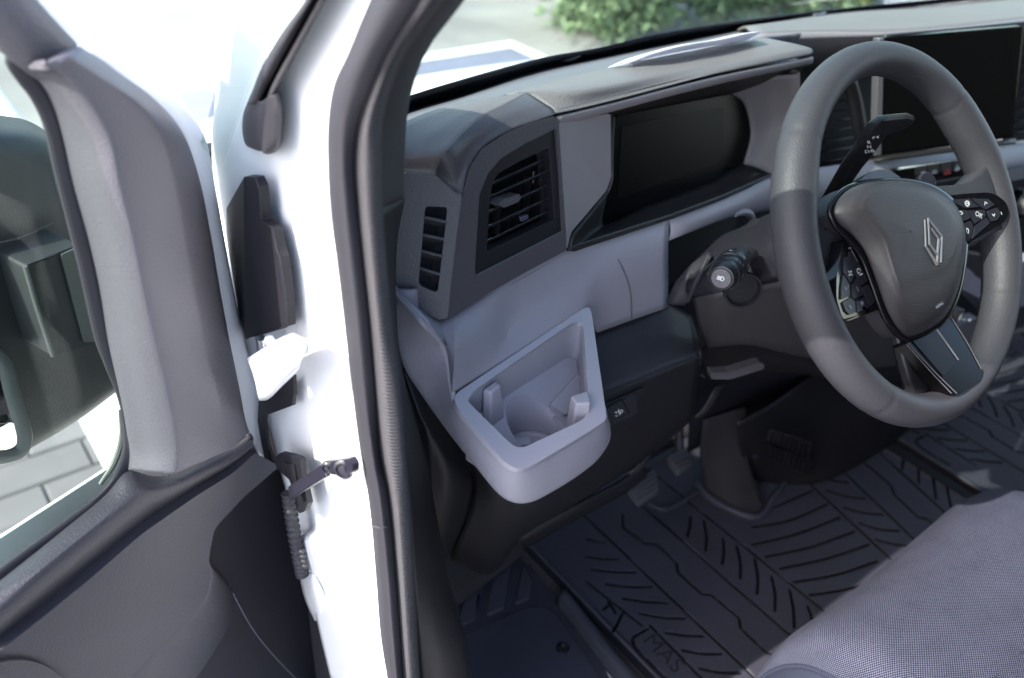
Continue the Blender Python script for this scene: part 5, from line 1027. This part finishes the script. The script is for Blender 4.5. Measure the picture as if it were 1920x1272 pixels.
# step by the door
stp = thing('step_cover', 'dark plastic entry step cover with raised ribs and a round press stud', 'step cover', (-.3, .2, .55))
ZS = .572
def Sz(px, py, z=ZS): return Z(px, py, z)
slab('step_base', [Sz(*p, ZS - .003) for p in ((780, 1000), (985, 1000), (1060, 1110), (1165, 1310), (1330, 1600), (800, 1600), (790, 1310))], .02, M['mat'], stp, bev=.003)
pl_ = [d5(*p) for p in [(478, 892), (600, 840), (800, 745), (880, 716), (960, 716), (1010, 742), (1050, 790), (1160, 950), (1290, 1140), (1330, 1240), (420, 1240), (520, 1050), (500, 950)]]
slab('step_plate', [Sz(*p) for p in pl_], .006, M['step'], stp, r=.004, bev=.002)
for P in ([(500, 530), (535, 528), (475, 770), (440, 790)], [(548, 530), (625, 522), (560, 785), (478, 812)], [(690, 480), (785, 425), (735, 715), (642, 752)], [(600, 560), (628, 520), (580, 760), (560, 790)], [(845, 488), (898, 570), (880, 660), (800, 690)]):
    slab('step_rib', [Sz(*d5(*p), ZS + .004) for p in P], .008, M['step'], stp, r=.003, bev=.0025)
sp_ = Sz(*d5(1065, 950))
lathe('press_stud', sp_, (0, 0, 1), [(.0105, 0), (.0105, .002), (.0085, .0028), (.0075, .001), (.006, .001), (.0058, .0030), (.004, .0034), (.003, .0015), (.0005, .0015)], M['steel'], stp, ns=30)
ed = [Z(*d5(*p), .604) for p in ((1075, 602), (1180, 735), (1330, 925), (1500, 1130), (1640, 1300))]
G('edge_trim', [[p + np.array([-.016, 0, -.03]) for p in ed], [p + np.array([-.012, 0, -.004]) for p in ed], [p + np.array([.0, 0, -.002]) for p in ed], [p + np.array([.004, 0, -.012]) for p in ed]], M['mat'], stp, nu=4, nv=4, th=.003)
for p in ((1168, 768), (1340, 955)):
    lathe('trim_rivet', Z(*d5(*p), .598), (-.4, -.5, .7), [(.0022, 0), (.0022, .001), (.0005, .0018)], M['silver'], stp, ns=12)
G('kick_panel', [[Y(*d5(*p), y) for p, y in zip(r, (.26, .24, .20, .16))] for r in ([(225, 500), (230, 700), (240, 900), (250, 1140)], [(330, 480), (340, 700), (360, 880), (380, 1140)], [(405, 560), (425, 820), (505, 930), (480, 1140)])], M['dark'], van, nu=5, nv=4, th=.004)
# toe board and carpet hump
G('toe_board', [[(-.5, .30, .575), (.1, .37, .59), (.6, .40, .59), (1.4, .42, .59)], [(-.5, .40, .64), (.1, .46, .65), (.6, .5, .65), (1.4, .5, .65)], [(-.5, .56, .86), (.1, .6, .88), (.6, .62, .88), (1.4, .62, .88)], [(-.5, .62, 1.2), (.1, .64, 1.2), (.6, .64, 1.2), (1.4, .64, 1.2)]], M['carpet'], van, nu=4, nv=6, th=.01)
G('carpet_hump', [[Z(*p, .82) for p in [(1320, 790), (1375, 772), (1400, 765)]], [Z(*p, .70) for p in [(1312, 850), (1365, 860), (1402, 862)]], [Z(*p, .615) for p in [(1318, 905), (1372, 937), (1425, 925)]], [Z(*p, .600) for p in [(1316, 920), (1405, 972), (1436, 955)]]], M['carpet'], van, nu=5, nv=5, th=.004)
tube('mat_lip', [Z(*p, .604) for p in [(1305, 905), (1330, 932), (1372, 957), (1412, 970), (1428, 966), (1452, 930), (1472, 905)]], [.006, .007, .007, .007, .007, .006, .005], M['mat'], mt, ns=10)
tube('mat_lip', [Z(*p, .603) for p in [(1218, 945), (1240, 955), (1260, 951), (1310, 922)]], [.004, .005, .005, .004], M['mat'], mt, ns=10)
# tunnel console
TL = (([(1384, 795), (1440, 765), (1550, 690), (1640, 660), (1760, 640)], .86), ([(1387, 830), (1450, 800), (1560, 745), (1650, 705), (1780, 680)], .78), ([(1393, 860), (1450, 850), (1570, 810), (1670, 770), (1790, 720)], .70), ([(1402, 888), (1460, 890), (1555, 872), (1650, 828), (1780, 750)], .63), ([(1422, 905), (1470, 908), (1535, 905), (1605, 876), (1700, 812)], .602))
TR = [[Z(*p, z) for p in r] for r, z in TL]
def Tz(px, py):
    return Z(px, py, np.interp(py, [790, 830, 855, 890, 907], [.86, .78, .70, .63, .602]) + .0) - ray(px, py) * .004
G('tunnel_console', TR, M['dark'], dash, nu=6, nv=6, th=.004)
for i in range(9):
    for j in range(2):
        a = Tz(1446 + i * 9, 806 + i * 3 + j * 30); b = Tz(1441 + i * 9, 826 + i * 4 + j * 30)
        box('console_louvre', (a + b) / 2, (b - a) / 2, np.array([.0022, 0, 0]), np.array([0, -.003, .0005]), M['vblack'], dash, bev=.0008)
lathe('console_screw', Tz(1417, 856), (-.5, -.85, .1), [(.006, 0), (.006, .002), (.004, .003), (.0005, .002)], M['steel'], dash, ns=16)
# pedals
def pedal(name, label, P, y, nr, arm):
    t = thing(name, label, 'pedal', Y(*P[0], y[0]), None, 'foot pedals')
    Q = [Y(*p, yy) for p, yy in zip(P, y)] if hasattr(y, '__len__') else [Y(*p, y) for p in P]
    slab('pad', Q, .012, M['treadpad'], t, r=.006, bev=.003)
    n = newell(Q); n = n if n @ (CAM - Q[0]) > 0 else -n
    for i in range(nr):
        s = (i + .6) / (nr + .2); a = Q[0] + (Q[3] - Q[0]) * s; b = Q[1] + (Q[2] - Q[1]) * s
        box('tread_rib', (a + b) / 2 + n * .001, (b - a) / 2 * .86, unit(Q[3] - Q[0]) * .0022, n * .0022, M['treadpad'], t, bev=.0008)
    tube('arm', arm, [.008, .008, .009], M['rubber'], t, ns=10)
ya_ = (.300, .300, .262, .262)
b_ = Y(1205, 905, .295)
pedal('brake_pedal', 'ribbed black brake pedal, the wider pedal nearer the door', [(1173, 908), (1229, 879), (1236, 921), (1199, 946)], ya_, 5, [b_, b_ + np.array([0, .06, .12]), b_ + np.array([-.01, .12, .3])])
b_ = Y(1275, 862, .31)
pedal('accelerator_pedal', 'narrow ribbed black accelerator pedal right of the brake pedal', [(1251, 856), (1285, 839), (1299, 872), (1274, 888)], (.315, .315, .28, .28), 4, [b_, b_ + np.array([0.02, .05, .1]), b_ + np.array([.02, .12, .28])])

# ------------------------------------------------------------------ driver's seat
seat = thing('seat', 'grey woven cloth driver seat cushion with dark side panel and piping', 'seat', (-.03, -.4, .62))
YZ = [(-.075, .70), (-.085, .80), (-.100, .875), (-.128, .922), (-.165, .944), (-.23, .952), (-.34, .948), (-.48, .935), (-.7, .90)]
rows = []
for (y, z) in YZ:
    f = max(0, (z - .70) / .25)
    z += .004
    rows.append([(-.168, y - .004, z - .052), (-.163, y - .002, z - .020), (-.146, y, z - .005), (-.08, y - .004, z), (.03, y - .006, z - .003), (.16, y - .004, z), (.228, y - .004, z - .004), (.262, y - .012, z - .026), (.278, y - .02, z - .06)])
G('cushion', rows, M['fabric'], seat, nu=7, nv=7, th=.006, auto=180)
rows = []
for (y, z) in YZ:
    rows.append([(-.167, y - .003, z - .047), (-.196, y - .006, z - .075), (-.214, y - .012, z - .13), (-.218, y - .02, z - .24)])
G('side_panel', rows, M['bolster'], seat, nu=6, nv=7, th=.005, auto=180)
rows = []
for (y, z) in YZ:
    rows.append([(.277, y - .02, z - .054), (.296, y - .02, z - .066), (.320, y - .02, z - .05), (.342, y - .03, z - .07), (.352, y - .04, z - .14)])
G('far_side_panel', rows, M['bolster'], seat, nu=6, nv=7, th=.005, auto=180)
tube('piping', [(-.168, y - .0035, z - .046) for y, z in YZ], .0028, M['bolster'], seat, ns=8)
tube('piping', [(.278, y - .02, z - .053) for y, z in YZ], .0028, M['bolster'], seat, ns=8)
tube('seam', [(.245, -.245, .950), (.16, -.262, .956), (.03, -.275, .9525), (-.13, -.27, .955)], .0022, M['bolster'], seat, ns=8)
box('seat_base', (-.02, -.42, .70), (.24, 0, 0), (0, .30, 0), (0, 0, .09), M['dark'], seat, bev=.02)
G('backrest', [[(-.25, -.70, .9), (-.03, -.72, .9), (.19, -.70, .9)], [(-.25, -.80, 1.2), (-.03, -.83, 1.2), (.19, -.80, 1.2)], [(-.22, -.86, 1.5), (-.03, -.89, 1.5), (.16, -.86, 1.5)]], M['fabric'], seat, nu=5, nv=5, th=.08)
